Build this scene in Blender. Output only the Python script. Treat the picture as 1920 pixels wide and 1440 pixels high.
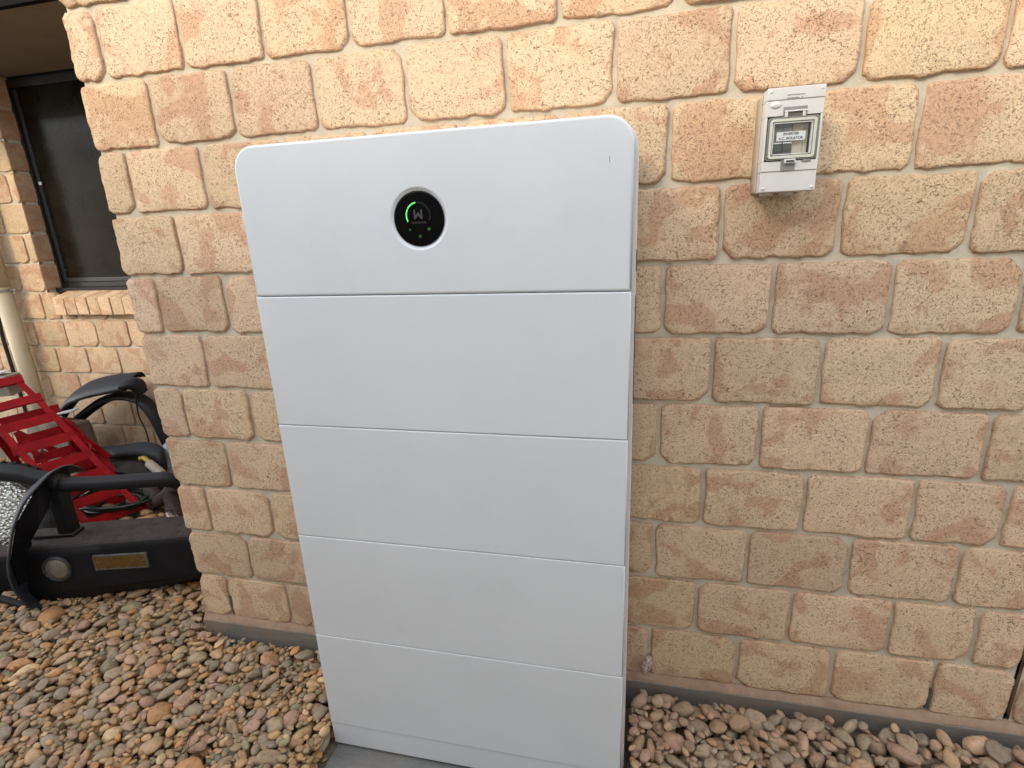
import bpy, bmesh, math, random
import numpy as np
from mathutils import Vector, Matrix
from mathutils import noise as mnoise
random.seed(7)
RNG = np.random.default_rng(11)
D = bpy.data
SC = bpy.context.scene
COL = SC.collection
rad = math.radians
for o in list(D.objects):
    D.objects.remove(o)

# ------------------------------------------------------------------ camera
CAM_POS = Vector((0.0, -1.3138656, 1.44289148))
YAW, PITCH, ROLL, FPX = -0.2303603, 0.2861793, -0.0423315, 993.98117
_cy, _sy, _cp, _sp = math.cos(YAW), math.sin(YAW), math.cos(PITCH), math.sin(PITCH)
fwd = Vector((_sy * _cp, _cy * _cp, -_sp))
_r = Vector((_cy, -_sy, 0))
_u = _r.cross(fwd)
cr_, sr_ = math.cos(ROLL), math.sin(ROLL)
right = _r * cr_ + _u * sr_
up = _u * cr_ - _r * sr_
cam = D.objects.new('camera', D.cameras.new('camera'))
COL.objects.link(cam)
cam.matrix_world = Matrix(((right.x, up.x, -fwd.x, CAM_POS.x), (right.y, up.y, -fwd.y, CAM_POS.y),
                           (right.z, up.z, -fwd.z, CAM_POS.z), (0, 0, 0, 1)))
cam.data.sensor_width = 36.0
cam.data.lens = 36.0 * FPX / 1920.0
cam.data.clip_start = 0.02
cam.data.clip_end = 500
SC.camera = cam

# ------------------------------------------------------------------ world, sun, exposure
SUN_EL, SUN_AZ = 29.0, 30.0          # azimuth: degrees left of the wall's outward normal (-Y)
w = D.worlds.new('World')
SC.world = w
w.use_nodes = True
nt = w.node_tree
nt.nodes.clear()
wo = nt.nodes.new('ShaderNodeOutputWorld')
bg = nt.nodes.new('ShaderNodeBackground')
sky = nt.nodes.new('ShaderNodeTexSky')
sky.sky_type = 'NISHITA'
sky.sun_disc = False
sky.sun_elevation = rad(SUN_EL)
sky.sun_rotation = rad(180 + SUN_AZ)
sky.air_density = 1.0
sky.dust_density = 0.6
sky.ozone_density = 1.0
hs = nt.nodes.new('ShaderNodeHueSaturation')
hs.inputs['Saturation'].default_value = 0.30
nt.links.new(sky.outputs[0], hs.inputs['Color'])
nt.links.new(hs.outputs[0], bg.inputs['Color'])
bg.inputs['Strength'].default_value = 0.15
nt.links.new(bg.outputs[0], wo.inputs[0])
sd = D.lights.new('sun', 'SUN')
sd.energy = 0.5
sd.angle = rad(10)
sd.color = (0.74, 0.49, 0.18)
sun = D.objects.new('sun', sd)
COL.objects.link(sun)
_el, _az = rad(SUN_EL), rad(SUN_AZ)
to_sun = Vector((-math.sin(_az) * math.cos(_el), -math.cos(_az) * math.cos(_el), math.sin(_el)))
sun.rotation_euler = to_sun.to_track_quat('Z', 'Y').to_euler()
sun.location = to_sun * 20
SC.view_settings.view_transform = 'Standard'
SC.view_settings.look = 'None'
SC.view_settings.gamma = 1
SC.view_settings.exposure = 2.40
SC.view_settings.use_curve_mapping = False

# ------------------------------------------------------------------ helpers
def tag(o, label=None, cat=None, group=None, kind=None):
    if label: o['label'] = label
    if cat: o['category'] = cat
    if group: o['group'] = group
    if kind: o['kind'] = kind
    return o

def empty(name, loc=(0, 0, 0), parent=None):
    o = D.objects.new(name, None)
    COL.objects.link(o)
    o.location = loc
    o.empty_display_size = 0.05
    if parent: o.parent = parent
    return o

def link(name, me, mat=None, parent=None, loc=None):
    o = D.objects.new(name, me)
    COL.objects.link(o)
    if mat is not None and len(me.materials) == 0:
        me.materials.append(mat)
    if parent is not None:
        o.parent = parent            # parents stay at the origin unless said otherwise
    if loc is not None: o.location = loc
    return o

def bm_obj(name, bm, mat, parent=None, smooth=False, loc=None, wn=False):
    bmesh.ops.recalc_face_normals(bm, faces=bm.faces)
    me = D.meshes.new(name)
    bm.to_mesh(me)
    bm.free()
    if smooth:
        for p in me.polygons: p.use_smooth = True
    o = link(name, me, mat, parent, loc)
    if wn:
        m = o.modifiers.new('wn', 'WEIGHTED_NORMAL')
        m.keep_sharp = True
        m.weight = 100
    return o

def bm_box(bm, lo, hi, M=None, bevel=0.0, seg=2):
    lo, hi = Vector(lo), Vector(hi)
    r = bmesh.ops.create_cube(bm, size=1)
    vs = r['verts']
    c, s = (lo + hi) / 2, hi - lo
    for v in vs:
        v.co = Vector((v.co.x * s.x, v.co.y * s.y, v.co.z * s.z)) + c
    if bevel > 0:
        es = list({e for v in vs for e in v.link_edges})
        rb = bmesh.ops.bevel(bm, geom=es, offset=bevel, segments=seg, affect='EDGES', profile=0.5)
        vs = list({v for f in rb['faces'] for v in f.verts} | {v for v in vs if v.is_valid})
    if M is not None:
        for v in vs: v.co = M @ v.co
    return vs

def box(name, lo, hi, mat, parent=None, bevel=0.0, M=None, seg=2):
    bm = bmesh.new()
    bm_box(bm, lo, hi, M, bevel, seg)
    return bm_obj(name, bm, mat, parent, smooth=bevel > 0, wn=bevel > 0)

def frame_from(p, xdir, ydir):
    x = Vector(xdir).normalized()
    z = x.cross(Vector(ydir)).normalized()
    y = z.cross(x)
    return Matrix(((x.x, y.x, z.x, p[0]), (x.y, y.y, z.y, p[1]), (x.z, y.z, z.z, p[2]), (0, 0, 0, 1)))

def smooth_path(pts, n=6):
    pts = [Vector(p) for p in pts]
    out = []
    P = [pts[0] * 2 - pts[1]] + pts + [pts[-1] * 2 - pts[-2]]
    for i in range(1, len(P) - 2):
        for k in range(n):
            t = k / n
            a, b, c, d = P[i - 1], P[i], P[i + 1], P[i + 2]
            out.append(0.5 * ((2 * b) + (c - a) * t + (2 * a - 5 * b + 4 * c - d) * t * t + (3 * b - a - 3 * c + d) * t ** 3))
    out.append(pts[-1])
    return out

def sweep(bm, path, prof, closed_prof=True, upv=(0, 0, 1), cap=True, scale=None):
    """prof: list of (a,b) in the plane normal to the path"""
    rings = []
    n = len(path)
    prev = Vector(upv)
    for i, p in enumerate(path):
        t = (path[min(i + 1, n - 1)] - path[max(i - 1, 0)]).normalized()
        s = t.cross(prev)
        if s.length < 1e-4: s = t.cross(Vector((1, 0, 0)))
        s.normalize()
        u2 = s.cross(t).normalized()
        prev = u2
        k = scale[i] if scale else 1.0
        rings.append([bm.verts.new(p + s * a * k + u2 * b * k) for a, b in prof])
    m = len(prof)
    for i in range(n - 1):
        for j in range(m if closed_prof else m - 1):
            bm.faces.new((rings[i][j], rings[i][(j + 1) % m], rings[i + 1][(j + 1) % m], rings[i + 1][j]))
    if cap and closed_prof:
        bm.faces.new(list(reversed(rings[0])))
        bm.faces.new(rings[-1])
    return rings

def circ(r, n=16):
    return [(r * math.cos(2 * math.pi * k / n), r * math.sin(2 * math.pi * k / n)) for k in range(n)]

def tube(name, pts, r, mat, parent=None, n=16, sm=6, scale=None, upv=(0, 0, 1)):
    bm = bmesh.new()
    path = smooth_path(pts, sm) if sm > 0 else [Vector(p) for p in pts]
    sweep(bm, path, circ(r, n), upv=upv)
    return bm_obj(name, bm, mat, parent, smooth=True)

def lathe(bm, prof, c, axis='y', n=48, close=False):
    rings = []
    for r, h in prof:
        ring = []
        for k in range(n):
            a = 2 * math.pi * k / n
            if axis == 'y': co = (c[0] + r * math.cos(a), c[1] + h, c[2] + r * math.sin(a))
            else: co = (c[0] + r * math.cos(a), c[1] + r * math.sin(a), c[2] + h)
            ring.append(bm.verts.new(co))
        rings.append(ring)
    for i in range(len(rings) - 1):
        for k in range(n):
            bm.faces.new((rings[i][k], rings[i][(k + 1) % n], rings[i + 1][(k + 1) % n], rings[i + 1][k]))
    if close: bm.faces.new(rings[-1])
    return rings

# ------------------------------------------------------------------ materials
def new_mat(name):
    m = D.materials.new(name)
    m.use_nodes = True
    n = m.node_tree
    b = n.nodes['Principled BSDF']
    return m, n, b

def N(n, t, **kw):
    x = n.nodes.new(t)
    for k, v in kw.items():
        if k in x.inputs: x.inputs[k].default_value = v
        else: setattr(x, k, v)
    return x

def noise(n, vec, scale, detail=3, rough=0.55, dist=0.0):
    x = n.nodes.new('ShaderNodeTexNoise')
    x.inputs['Scale'].default_value = scale
    x.inputs['Detail'].default_value = detail
    x.inputs['Roughness'].default_value = rough
    x.inputs['Distortion'].default_value = dist
    n.links.new(vec, x.inputs['Vector'])
    return x.outputs['Fac']

def ramp(n, fac, stops):
    x = n.nodes.new('ShaderNodeValToRGB')
    e = x.color_ramp.elements
    while len(e) < len(stops): e.new(0.5)
    for el, (p, c) in zip(e, stops):
        el.position = p
        el.color = (c[0], c[1], c[2], 1) if isinstance(c, (tuple, list)) else (c, c, c, 1)
    n.links.new(fac, x.inputs[0])
    return x.outputs[0]

def mix(n, fac, a, b, mode='MIX'):
    x = n.nodes.new('ShaderNodeMix')
    x.data_type = 'RGBA'
    x.blend_type = mode
    for i, v in ((0, fac), (6, a), (7, b)):
        if isinstance(v, (int, float)): x.inputs[i].default_value = v
        elif isinstance(v, tuple): x.inputs[i].default_value = (v[0], v[1], v[2], 1)
        else: n.links.new(v, x.inputs[i])
    return x.outputs[2]

def mth(n, op, a, b=0.0, clamp=False):
    x = n.nodes.new('ShaderNodeMath')
    x.operation = op
    x.use_clamp = clamp
    for i, v in ((0, a), (1, b)):
        if isinstance(v, (int, float)): x.inputs[i].default_value = v
        else: n.links.new(v, x.inputs[i])
    return x.outputs[0]

def bump(n, b, h, strength=0.5, dist=0.002, prev=None):
    x = n.nodes.new('ShaderNodeBump')
    x.inputs['Strength'].default_value = strength
    x.inputs['Distance'].default_value = dist
    n.links.new(h, x.inputs['Height'])
    if prev is not None: n.links.new(prev, x.inputs['Normal'])
    if b is not None: n.links.new(x.outputs[0], b.inputs['Normal'])
    return x.outputs[0]

def pos(n):
    return n.nodes.new('ShaderNodeNewGeometry').outputs['Position']

def objpos_random(n):
    p = pos(n)
    oi = n.nodes.new('ShaderNodeObjectInfo')
    v = n.nodes.new('ShaderNodeCombineXYZ')
    r = mth(n, 'MULTIPLY', oi.outputs['Random'], 37.0)
    n.links.new(r, v.inputs[0]); n.links.new(r, v.inputs[2])
    a = n.nodes.new('ShaderNodeVectorMath')
    n.links.new(p, a.inputs[0]); n.links.new(v.outputs[0], a.inputs[1])
    return a.outputs[0], oi.outputs['Random']

def simple(name, col, rough=0.5, metal=0.0, var=0.0, vs=20.0, bs=0.0, bscale=200, spec=0.5, coat=0.0):
    m, n, b = new_mat(name)
    b.inputs['Base Color'].default_value = (*col, 1)
    b.inputs['Roughness'].default_value = rough
    b.inputs['Metallic'].default_value = metal
    b.inputs['Specular IOR Level'].default_value = spec
    b.inputs['Coat Weight'].default_value = coat
    if var > 0:
        f = noise(n, pos(n), vs, 5, 0.6)
        c = ramp(n, f, [(0.3, tuple(x * (1 - var) for x in col)), (0.7, tuple(min(1, x * (1 + var)) for x in col))])
        n.links.new(c, b.inputs['Base Color'])
        n.links.new(ramp(n, f, [(0.3, min(1, rough + 0.12)), (0.7, max(0, rough - 0.1))]), b.inputs['Roughness'])
    if bs > 0:
        bump(n, b, noise(n, pos(n), bscale, 4, 0.6), bs, 0.0015)
    return m

def brick_material(name, tone=1.0, size=1.0):
    m, n, b = new_mat(name)
    p, rnd = objpos_random(n)
    # stretch coordinates so the drag marks of the face run a little lengthwise
    big = noise(n, p, 7.5 * size, 2.5, 0.5, 0.9)
    big2 = noise(n, p, 17.0 * size, 3, 0.6, 0.4)
    buff = ramp(n, noise(n, p, 60 * size, 4, 0.7), [(0.25, (0.58, 0.432, 0.285)), (0.75, (0.75, 0.585, 0.405))])
    orange = ramp(n, noise(n, p, 70 * size, 4, 0.7), [(0.25, (0.47, 0.285, 0.18)), (0.75, (0.63, 0.40, 0.26))])
    f1 = ramp(n, mth(n, 'ADD', mth(n, 'MULTIPLY', big, 0.75), mth(n, 'MULTIPLY', big2, 0.25)),
              [(0.515, 0.0), (0.56, 0.8)])
    c = mix(n, f1, buff, orange)
    at = n.nodes.new('ShaderNodeAttribute'); at.attribute_name = 'rim'
    rimf = mth(n, 'MULTIPLY', at.outputs['Fac'], mth(n, 'ADD', mth(n, 'MULTIPLY', big2, 1.6), -0.15), True)
    c = mix(n, rimf, c, (0.52, 0.32, 0.20))
    # per brick tone
    tonef = ramp(n, rnd, [(0.0, 0.86), (0.5, 1.0), (1.0, 1.08)])
    c = mix(n, 1.0, c, tonef, 'MULTIPLY')
    pk = ramp(n, mth(n, 'FRACT', mth(n, 'MULTIPLY', rnd, 7.3)), [(0.0, (1.0, 0.97, 0.98)), (1.0, (1.0, 1.0, 0.93))])
    c = mix(n, 1.0, c, pk, 'MULTIPLY')
    # pits: dark pores of two sizes
    mp = n.nodes.new('ShaderNodeMapping')
    mp.inputs['Scale'].default_value = (0.9, 1, 1.05)
    n.links.new(p, mp.inputs['Vector'])
    pn = noise(n, mp.outputs[0], 205 * size, 1.5, 0.5, 1.0)
    pits = ramp(n, pn, [(0.345, 1.0), (0.40, 0.0)])
    pn2 = noise(n, p, 380 * size, 1.5, 0.6, 0.6)
    pits2 = ramp(n, pn2, [(0.35, 0.8), (0.41, 0.0)])
    dens = ramp(n, noise(n, p, 14, 2, 0.5), [(0.3, 0.45), (0.65, 1.0)])
    pf = mth(n, 'MULTIPLY', mth(n, 'MAXIMUM', pits, pits2), dens)
    c = mix(n, mth(n, 'MULTIPLY', pf, 0.85), c, (0.16, 0.095, 0.058))
    lt = ramp(n, noise(n, p, 300 * size, 2, 0.6, 0.5), [(0.62, 0.0), (0.72, 0.45)])
    c = mix(n, lt, c, (0.78, 0.64, 0.49))
    # weak large-scale grime in random patches
    c = mix(n, ramp(n, noise(n, pos(n), 2.3, 3, 0.6), [(0.4, 0.0), (0.8, 0.22)]), c, (0.47, 0.37, 0.27))
    if tone != 1.0:
        c = mix(n, 1.0, c, (tone, tone, tone), 'MULTIPLY')
    n.links.new(c, b.inputs['Base Color'])
    b.inputs['Roughness'].default_value = 0.92
    b.inputs['Specular IOR Level'].default_value = 0.25
    h = mth(n, 'SUBTRACT', noise(n, p, 120 * size, 5, 0.65), mth(n, 'MULTIPLY', pf, 0.9))
    bump(n, b, h, 0.75, 0.0022)
    return m

M_BRICK = brick_material('brick_face')
def mortar_material(name, c0, c1):
    m, n, b = new_mat(name)
    p = pos(n)
    c = ramp(n, noise(n, p, 28, 6, 0.7), [(0.3, c0), (0.7, c1)])
    c = mix(n, ramp(n, noise(n, p, 400, 2, 0.6), [(0.3, 0.35), (0.42, 0.0)]), c, (0.22, 0.17, 0.12))
    n.links.new(c, b.inputs['Base Color'])
    b.inputs['Roughness'].default_value = 0.95
    b.inputs['Specular IOR Level'].default_value = 0.2
    h = mth(n, 'ADD', noise(n, p, 60, 5, 0.7), mth(n, 'MULTIPLY', noise(n, p, 350, 3, 0.7), 0.4))
    bump(n, b, h, 0.6, 0.003)
    return m
M_MORTAR = mortar_material('mortar', (0.46, 0.42, 0.33), (0.60, 0.555, 0.445))
M_MORTAR_RED = mortar_material('mortar_ledge', (0.25, 0.165, 0.11), (0.38, 0.26, 0.18))

def concrete_material(name, c0, c1, warm=None):
    m, n, b = new_mat(name)
    p = pos(n)
    mp = n.nodes.new('ShaderNodeMapping'); mp.inputs['Scale'].default_value = (0.3, 1, 1.8)
    n.links.new(p, mp.inputs['Vector'])
    c = ramp(n, noise(n, mp.outputs[0], 22, 7, 0.75), [(0.3, c0), (0.7, c1)])
    if warm:
        c = mix(n, ramp(n, noise(n, p, 6, 4, 0.6), [(0.48, 0.0), (0.62, 0.8)]), c, warm)
    c = mix(n, ramp(n, noise(n, p, 260, 3, 0.7), [(0.34, 0.5), (0.42, 0.0)]), c, (0.08, 0.07, 0.06))
    n.links.new(c, b.inputs['Base Color'])
    b.inputs['Roughness'].default_value = 0.9
    bump(n, b, noise(n, p, 90, 6, 0.7), 0.5, 0.003)
    return m
M_FOOT = concrete_material('footing_concrete', (0.135, 0.122, 0.103), (0.225, 0.205, 0.172), (0.24, 0.175, 0.12))
M_PAD = concrete_material('pad_concrete', (0.11, 0.108, 0.10), (0.21, 0.205, 0.19), (0.23, 0.185, 0.13))

def pebble_material():
    m, n, b = new_mat('river_pebble')
    at = n.nodes.new('ShaderNodeAttribute'); at.attribute_name = 'tint'
    p = pos(n)
    f = noise(n, p, 55, 5, 0.65, 0.5)
    dk = mix(n, 1.0, at.outputs['Color'], ramp(n, f, [(0.28, (0.62, 0.57, 0.52)), (0.5, (1, 1, 1)), (0.75, (1.22, 1.18, 1.1))]), 'MULTIPLY')
    # rusty stain on some
    c = mix(n, ramp(n, noise(n, p, 24, 4, 0.6, 0.6), [(0.6, 0.0), (0.7, 0.5)]), dk, (0.30, 0.15, 0.065))
    c = mix(n, ramp(n, noise(n, p, 330, 3, 0.7), [(0.33, 0.55), (0.42, 0.0)]), c, (0.09, 0.06, 0.04))
    n.links.new(c, b.inputs['Base Color'])
    b.inputs['Roughness'].default_value = 0.72
    b.inputs['Specular IOR Level'].default_value = 0.35
    h = mth(n, 'ADD', noise(n, p, 45, 5, 0.7), mth(n, 'MULTIPLY', noise(n, p, 260, 4, 0.7), 0.25))
    bump(n, b, h, 0.55, 0.006)
    return m
M_PEB = pebble_material()
M_DIRT = simple('dirt', (0.17, 0.125, 0.085), 0.95, var=0.5, vs=30, bs=0.8, bscale=90)

def cabinet_material():
    m, n, b = new_mat('powder_coated_white')
    p = pos(n)
    c = ramp(n, noise(n, p, 3.5, 5, 0.6), [(0.35, (0.615, 0.65, 0.672)), (0.65, (0.645, 0.68, 0.702))])
    # faint dust rubbed on low down and stray smudges
    c = mix(n, ramp(n, noise(n, p, 9, 6, 0.7), [(0.55, 0.0), (0.8, 0.16)]), c, (0.50, 0.48, 0.44))
    n.links.new(c, b.inputs['Base Color'])
    b.inputs['Roughness'].default_value = 0.42
    b.inputs['Specular IOR Level'].default_value = 0.4
    bump(n, b, noise(n, p, 700, 2, 0.5), 0.06, 0.001)
    return m
M_CAB = cabinet_material()
M_CABSIDE = simple('cabinet_side_white', (0.80, 0.76, 0.73), 0.45)
M_DARKGAP = simple('dark_gap', (0.006, 0.006, 0.007), 0.7)
M_GLASSBLACK = simple('black_glass', (0.0012, 0.0012, 0.0015), 0.10, spec=0.12)
M_CHROME = simple('thin_chrome', (0.55, 0.56, 0.57), 0.22, 1.0)
def emit(name, col, s):
    m, n, b = new_mat(name)
    b.inputs['Base Color'].default_value = (0, 0, 0, 1)
    b.inputs['Emission Color'].default_value = (*col, 1)
    b.inputs['Emission Strength'].default_value = s
    return m
M_GREEN = emit('green_led', (0.10, 0.9, 0.13), 0.33)
M_GREENDIM = emit('green_led_dim', (0.07, 0.55, 0.12), 0.10)
M_PRINT = simple('grey_print', (0.035, 0.035, 0.037), 0.5)
M_PRINTDIM = simple('dim_grey_print', (0.05, 0.05, 0.052), 0.5)

M_PLAST = simple('light_grey_plastic', (0.60, 0.605, 0.58), 0.38, var=0.04, vs=30)
M_PLASTBASE = simple('beige_grey_plastic', (0.56, 0.51, 0.43), 0.42, var=0.05, vs=30)
M_GASKET = simple('black_gasket', (0.003, 0.003, 0.003), 0.6)
M_CREAM = simple('cream_seal', (0.66, 0.66, 0.585), 0.5)
M_RECESS = simple('recess_grey', (0.22, 0.22, 0.20), 0.5)
M_BREAKER = simple('breaker_grey', (0.30, 0.32, 0.32), 0.45)
M_BLANK = simple('blank_beige', (0.58, 0.54, 0.45), 0.5)
M_TOGGLE = simple('toggle_dark_grey', (0.045, 0.056, 0.06), 0.4)
M_LABEL = simple('white_label', (0.78, 0.80, 0.84), 0.45)
M_INK = simple('black_ink', (0.008, 0.008, 0.011), 0.6)
M_GREYINK = simple('grey_ink', (0.16, 0.16, 0.16), 0.6)
def clear_plastic():
    m, n, b = new_mat('clear_plastic')
    out = n.nodes['Material Output']
    tr = n.nodes.new('ShaderNodeBsdfTransparent'); tr.inputs[0].default_value = (0.975, 0.985, 0.975, 1)
    gl = n.nodes.new('ShaderNodeBsdfGlossy'); gl.inputs['Roughness'].default_value = 0.06
    fr = n.nodes.new('ShaderNodeFresnel'); fr.inputs[0].default_value = 1.5
    mx = n.nodes.new('ShaderNodeMixShader')
    mx.inputs[0].default_value = 0.05; n.links.new(tr.outputs[0], mx.inputs[1]); n.links.new(gl.outputs[0], mx.inputs[2])
    n.links.new(mx.outputs[0], out.inputs[0])
    return m
M_CLEAR = clear_plastic()

M_ALU = simple('dark_bronze_aluminium', (0.008, 0.008, 0.0085), 0.38, 0.0, var=0.15, vs=40)
def screen_material():
    m, n, b = new_mat('dark_insect_screen')
    p = pos(n)
    c = ramp(n, noise(n, p, 5, 4, 0.6), [(0.3, (0.007, 0.0055, 0.0038)), (0.7, (0.016, 0.013, 0.009))])
    c = mix(n, ramp(n, noise(n, p, 90, 2, 0.4), [(0.70, 0.0), (0.76, 0.5)]), c, (0.07, 0.065, 0.055))
    n.links.new(c, b.inputs['Base Color'])
    b.inputs['Roughness'].default_value = 0.2
    b.inputs['Specular IOR Level'].default_value = 0.16
    return m
M_SCREEN = screen_material()
M_SOFFIT = simple('soffit_paint', (0.19, 0.155, 0.11), 0.8, var=0.05, vs=4)
M_FASCIA = simple('dark_fascia', (0.005, 0.004, 0.0035), 0.7, spec=0.06)
M_PIPE = simple('cream_pvc_paint', (0.46, 0.40, 0.28), 0.5, var=0.07, vs=9)
M_CABLE = simple('black_cable', (0.008, 0.007, 0.007), 0.6)
def red_paint():
    m, n, b = new_mat('worn_red_paint')
    p = pos(n)
    c = ramp(n, noise(n, p, 14, 5, 0.65), [(0.3, (0.19, 0.0012, 0.003)), (0.7, (0.34, 0.0025, 0.006))])
    c = mix(n, ramp(n, noise(n, p, 38, 5, 0.7), [(0.66, 0.0), (0.70, 0.7)]), c, (0.30, 0.09, 0.08))
    c = mix(n, ramp(n, noise(n, p, 26, 6, 0.75), [(0.24, 0.75), (0.34, 0.0)]), c, (0.06, 0.015, 0.012))
    n.links.new(c, b.inputs['Base Color'])
    b.inputs['Roughness'].default_value = 0.42
    b.inputs['Specular IOR Level'].default_value = 0.12
    bump(n, b, noise(n, p, 140, 4, 0.6), 0.2, 0.001)
    return m
M_RED = red_paint()
def dusty_black(name, base, dust, up_amount=0.85, rough=0.5, grit=True, smv=0.16):
    """black part with dust settled on what faces up"""
    m, n, b = new_mat(name)
    g = n.nodes.new('ShaderNodeNewGeometry')
    sep = n.nodes.new('ShaderNodeSeparateXYZ')
    n.links.new(g.outputs['Normal'], sep.inputs[0])
    upf = ramp(n, sep.outputs[2], [(0.45, 0.0), (0.95, up_amount)])
    p = g.outputs['Position']
    nz = ramp(n, noise(n, p, 22, 6, 0.7), [(0.28, 0.45), (0.6, 1.0)])
    f = mth(n, 'MULTIPLY', upf, nz)
    sm = ramp(n, noise(n, p, 10, 5, 0.65), [(0.5, 0.0), (0.8, smv)])
    f = mth(n, 'MAXIMUM', f, sm)
    c = mix(n, f, ramp(n, noise(n, p, 16, 5, 0.6), [(0.3, base), (0.7, tuple(x * 1.6 for x in base))]), dust)
    if grit:
        c = mix(n, mth(n, 'MULTIPLY', ramp(n, noise(n, p, 95, 3, 0.6, 0.8), [(0.36, 1.0), (0.42, 0.0)]), upf), c, (0.03, 0.022, 0.02))
    n.links.new(c, b.inputs['Base Color'])
    n.links.new(ramp(n, f, [(0.0, rough), (0.6, 0.9)]), b.inputs['Roughness'])
    b.inputs['Specular IOR Level'].default_value = 0.25
    bump(n, b, noise(n, p, 120, 5, 0.7), 0.35, 0.002)
    return m
M_BAR = dusty_black('dusty_black_steel', (0.0042, 0.0054, 0.0074), (0.088, 0.068, 0.060), smv=0.05)
M_BARTUBE = dusty_black('scuffed_black_tube', (0.007, 0.008, 0.010), (0.045, 0.044, 0.045), 0.7, 0.42, False)
M_RUBBER = dusty_black('black_flare_plastic', (0.007, 0.0085, 0.011), (0.045, 0.048, 0.054), 0.55, 0.45, False)
M_LAMPGLASS = simple('dull_lamp_lens', (0.20, 0.185, 0.155), 0.22, 0.3, var=0.25, vs=45)
M_PLATE = simple('tarnished_amber_plate', (0.12, 0.066, 0.016), 0.35, 0.15, var=0.35, vs=60)
M_TYRE = simple('tyre_rubber', (0.012, 0.012, 0.011), 0.8, var=0.3, vs=40, bs=0.3)
def checker_plate():
    m, n, b = new_mat('checker_plate_alloy')
    p = pos(n)
    v = n.nodes.new('ShaderNodeTexVoronoi'); v.inputs['Scale'].default_value = 75
    n.links.new(p, v.inputs['Vector'])
    b.inputs['Base Color'].default_value = (0.62, 0.62, 0.58, 1)
    b.inputs['Metallic'].default_value = 0.85
    b.inputs['Roughness'].default_value = 0.35
    c = ramp(n, v.outputs['Distance'], [(0.1, (0.62, 0.62, 0.58)), (0.6, (0.28, 0.28, 0.25))])
    n.links.new(c, b.inputs['Base Color'])
    bump(n, b, v.outputs['Distance'], 0.9, 0.008)
    return m
M_CHECK = checker_plate()
M_HOSE = simple('green_hose', (0.005, 0.024, 0.014), 0.4)
M_RUST = simple('rusty_brown_pipe', (0.040, 0.024, 0.020), 0.8, var=0.35, vs=40, bs=0.6, bscale=120)
M_BAG = simple('pale_blue_bag', (0.38, 0.45, 0.52), 0.5, var=0.2, vs=30)
M_YELLOW = simple('yellow_handle', (0.35, 0.25, 0.02), 0.4)
M_BEIGE = simple('beige_plastic', (0.33, 0.28, 0.22), 0.5)
M_CARD = simple('grey_board', (0.30, 0.28, 0.24), 0.8, var=0.1, vs=30)
M_WHITE = simple('white_scrap', (0.62, 0.64, 0.66), 0.6)
M_WEEP = simple('grey_weep_vent', (0.16, 0.16, 0.15), 0.5)
M_GREENLEAF = simple('weed_leaf', (0.045, 0.075, 0.02), 0.5)
M_TWIG = simple('dry_twig', (0.17, 0.11, 0.06), 0.8)
M_RENDERWALL = simple('shade_wall_render', (0.50, 0.45, 0.38), 0.85, var=0.08, vs=3)  # for the unseen added wall; its warm tone also bounces fill light
#PART2

# ------------------------------------------------------------------ ground sheet
S0, PX, PZ, Z0 = 0.19, 0.24, 0.171, 0.152      # brick grid: origin of joints, pitches, height of the lowest bed
ground_bm = bmesh.new()
def ground_z(x, y):
    t = min(1.0, max(0.0, (x - 0.0) / 0.12)); t = t * t * (3 - 2 * t)
    return 0.034 + 0.042 * t
gx = np.concatenate([np.linspace(-14, -4.6, 12), np.linspace(-4.3, -0.3, 24), np.linspace(-0.2, 0.4, 25), np.linspace(0.6, 2.4, 10), np.linspace(3, 14, 12)])
gy = np.linspace(-14, 14, 60)
nx, ny = len(gx), len(gy)
gv = [[ground_bm.verts.new((x, y, ground_z(x, y) - 0.004)) for x in gx] for y in gy]
for j in range(ny - 1):
    for i in range(nx - 1):
        ground_bm.faces.new((gv[j][i], gv[j][i + 1], gv[j + 1][i + 1], gv[j + 1][i]))
ground = bm_obj('ground', ground_bm, M_DIRT)
tag(ground, kind='structure')

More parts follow.
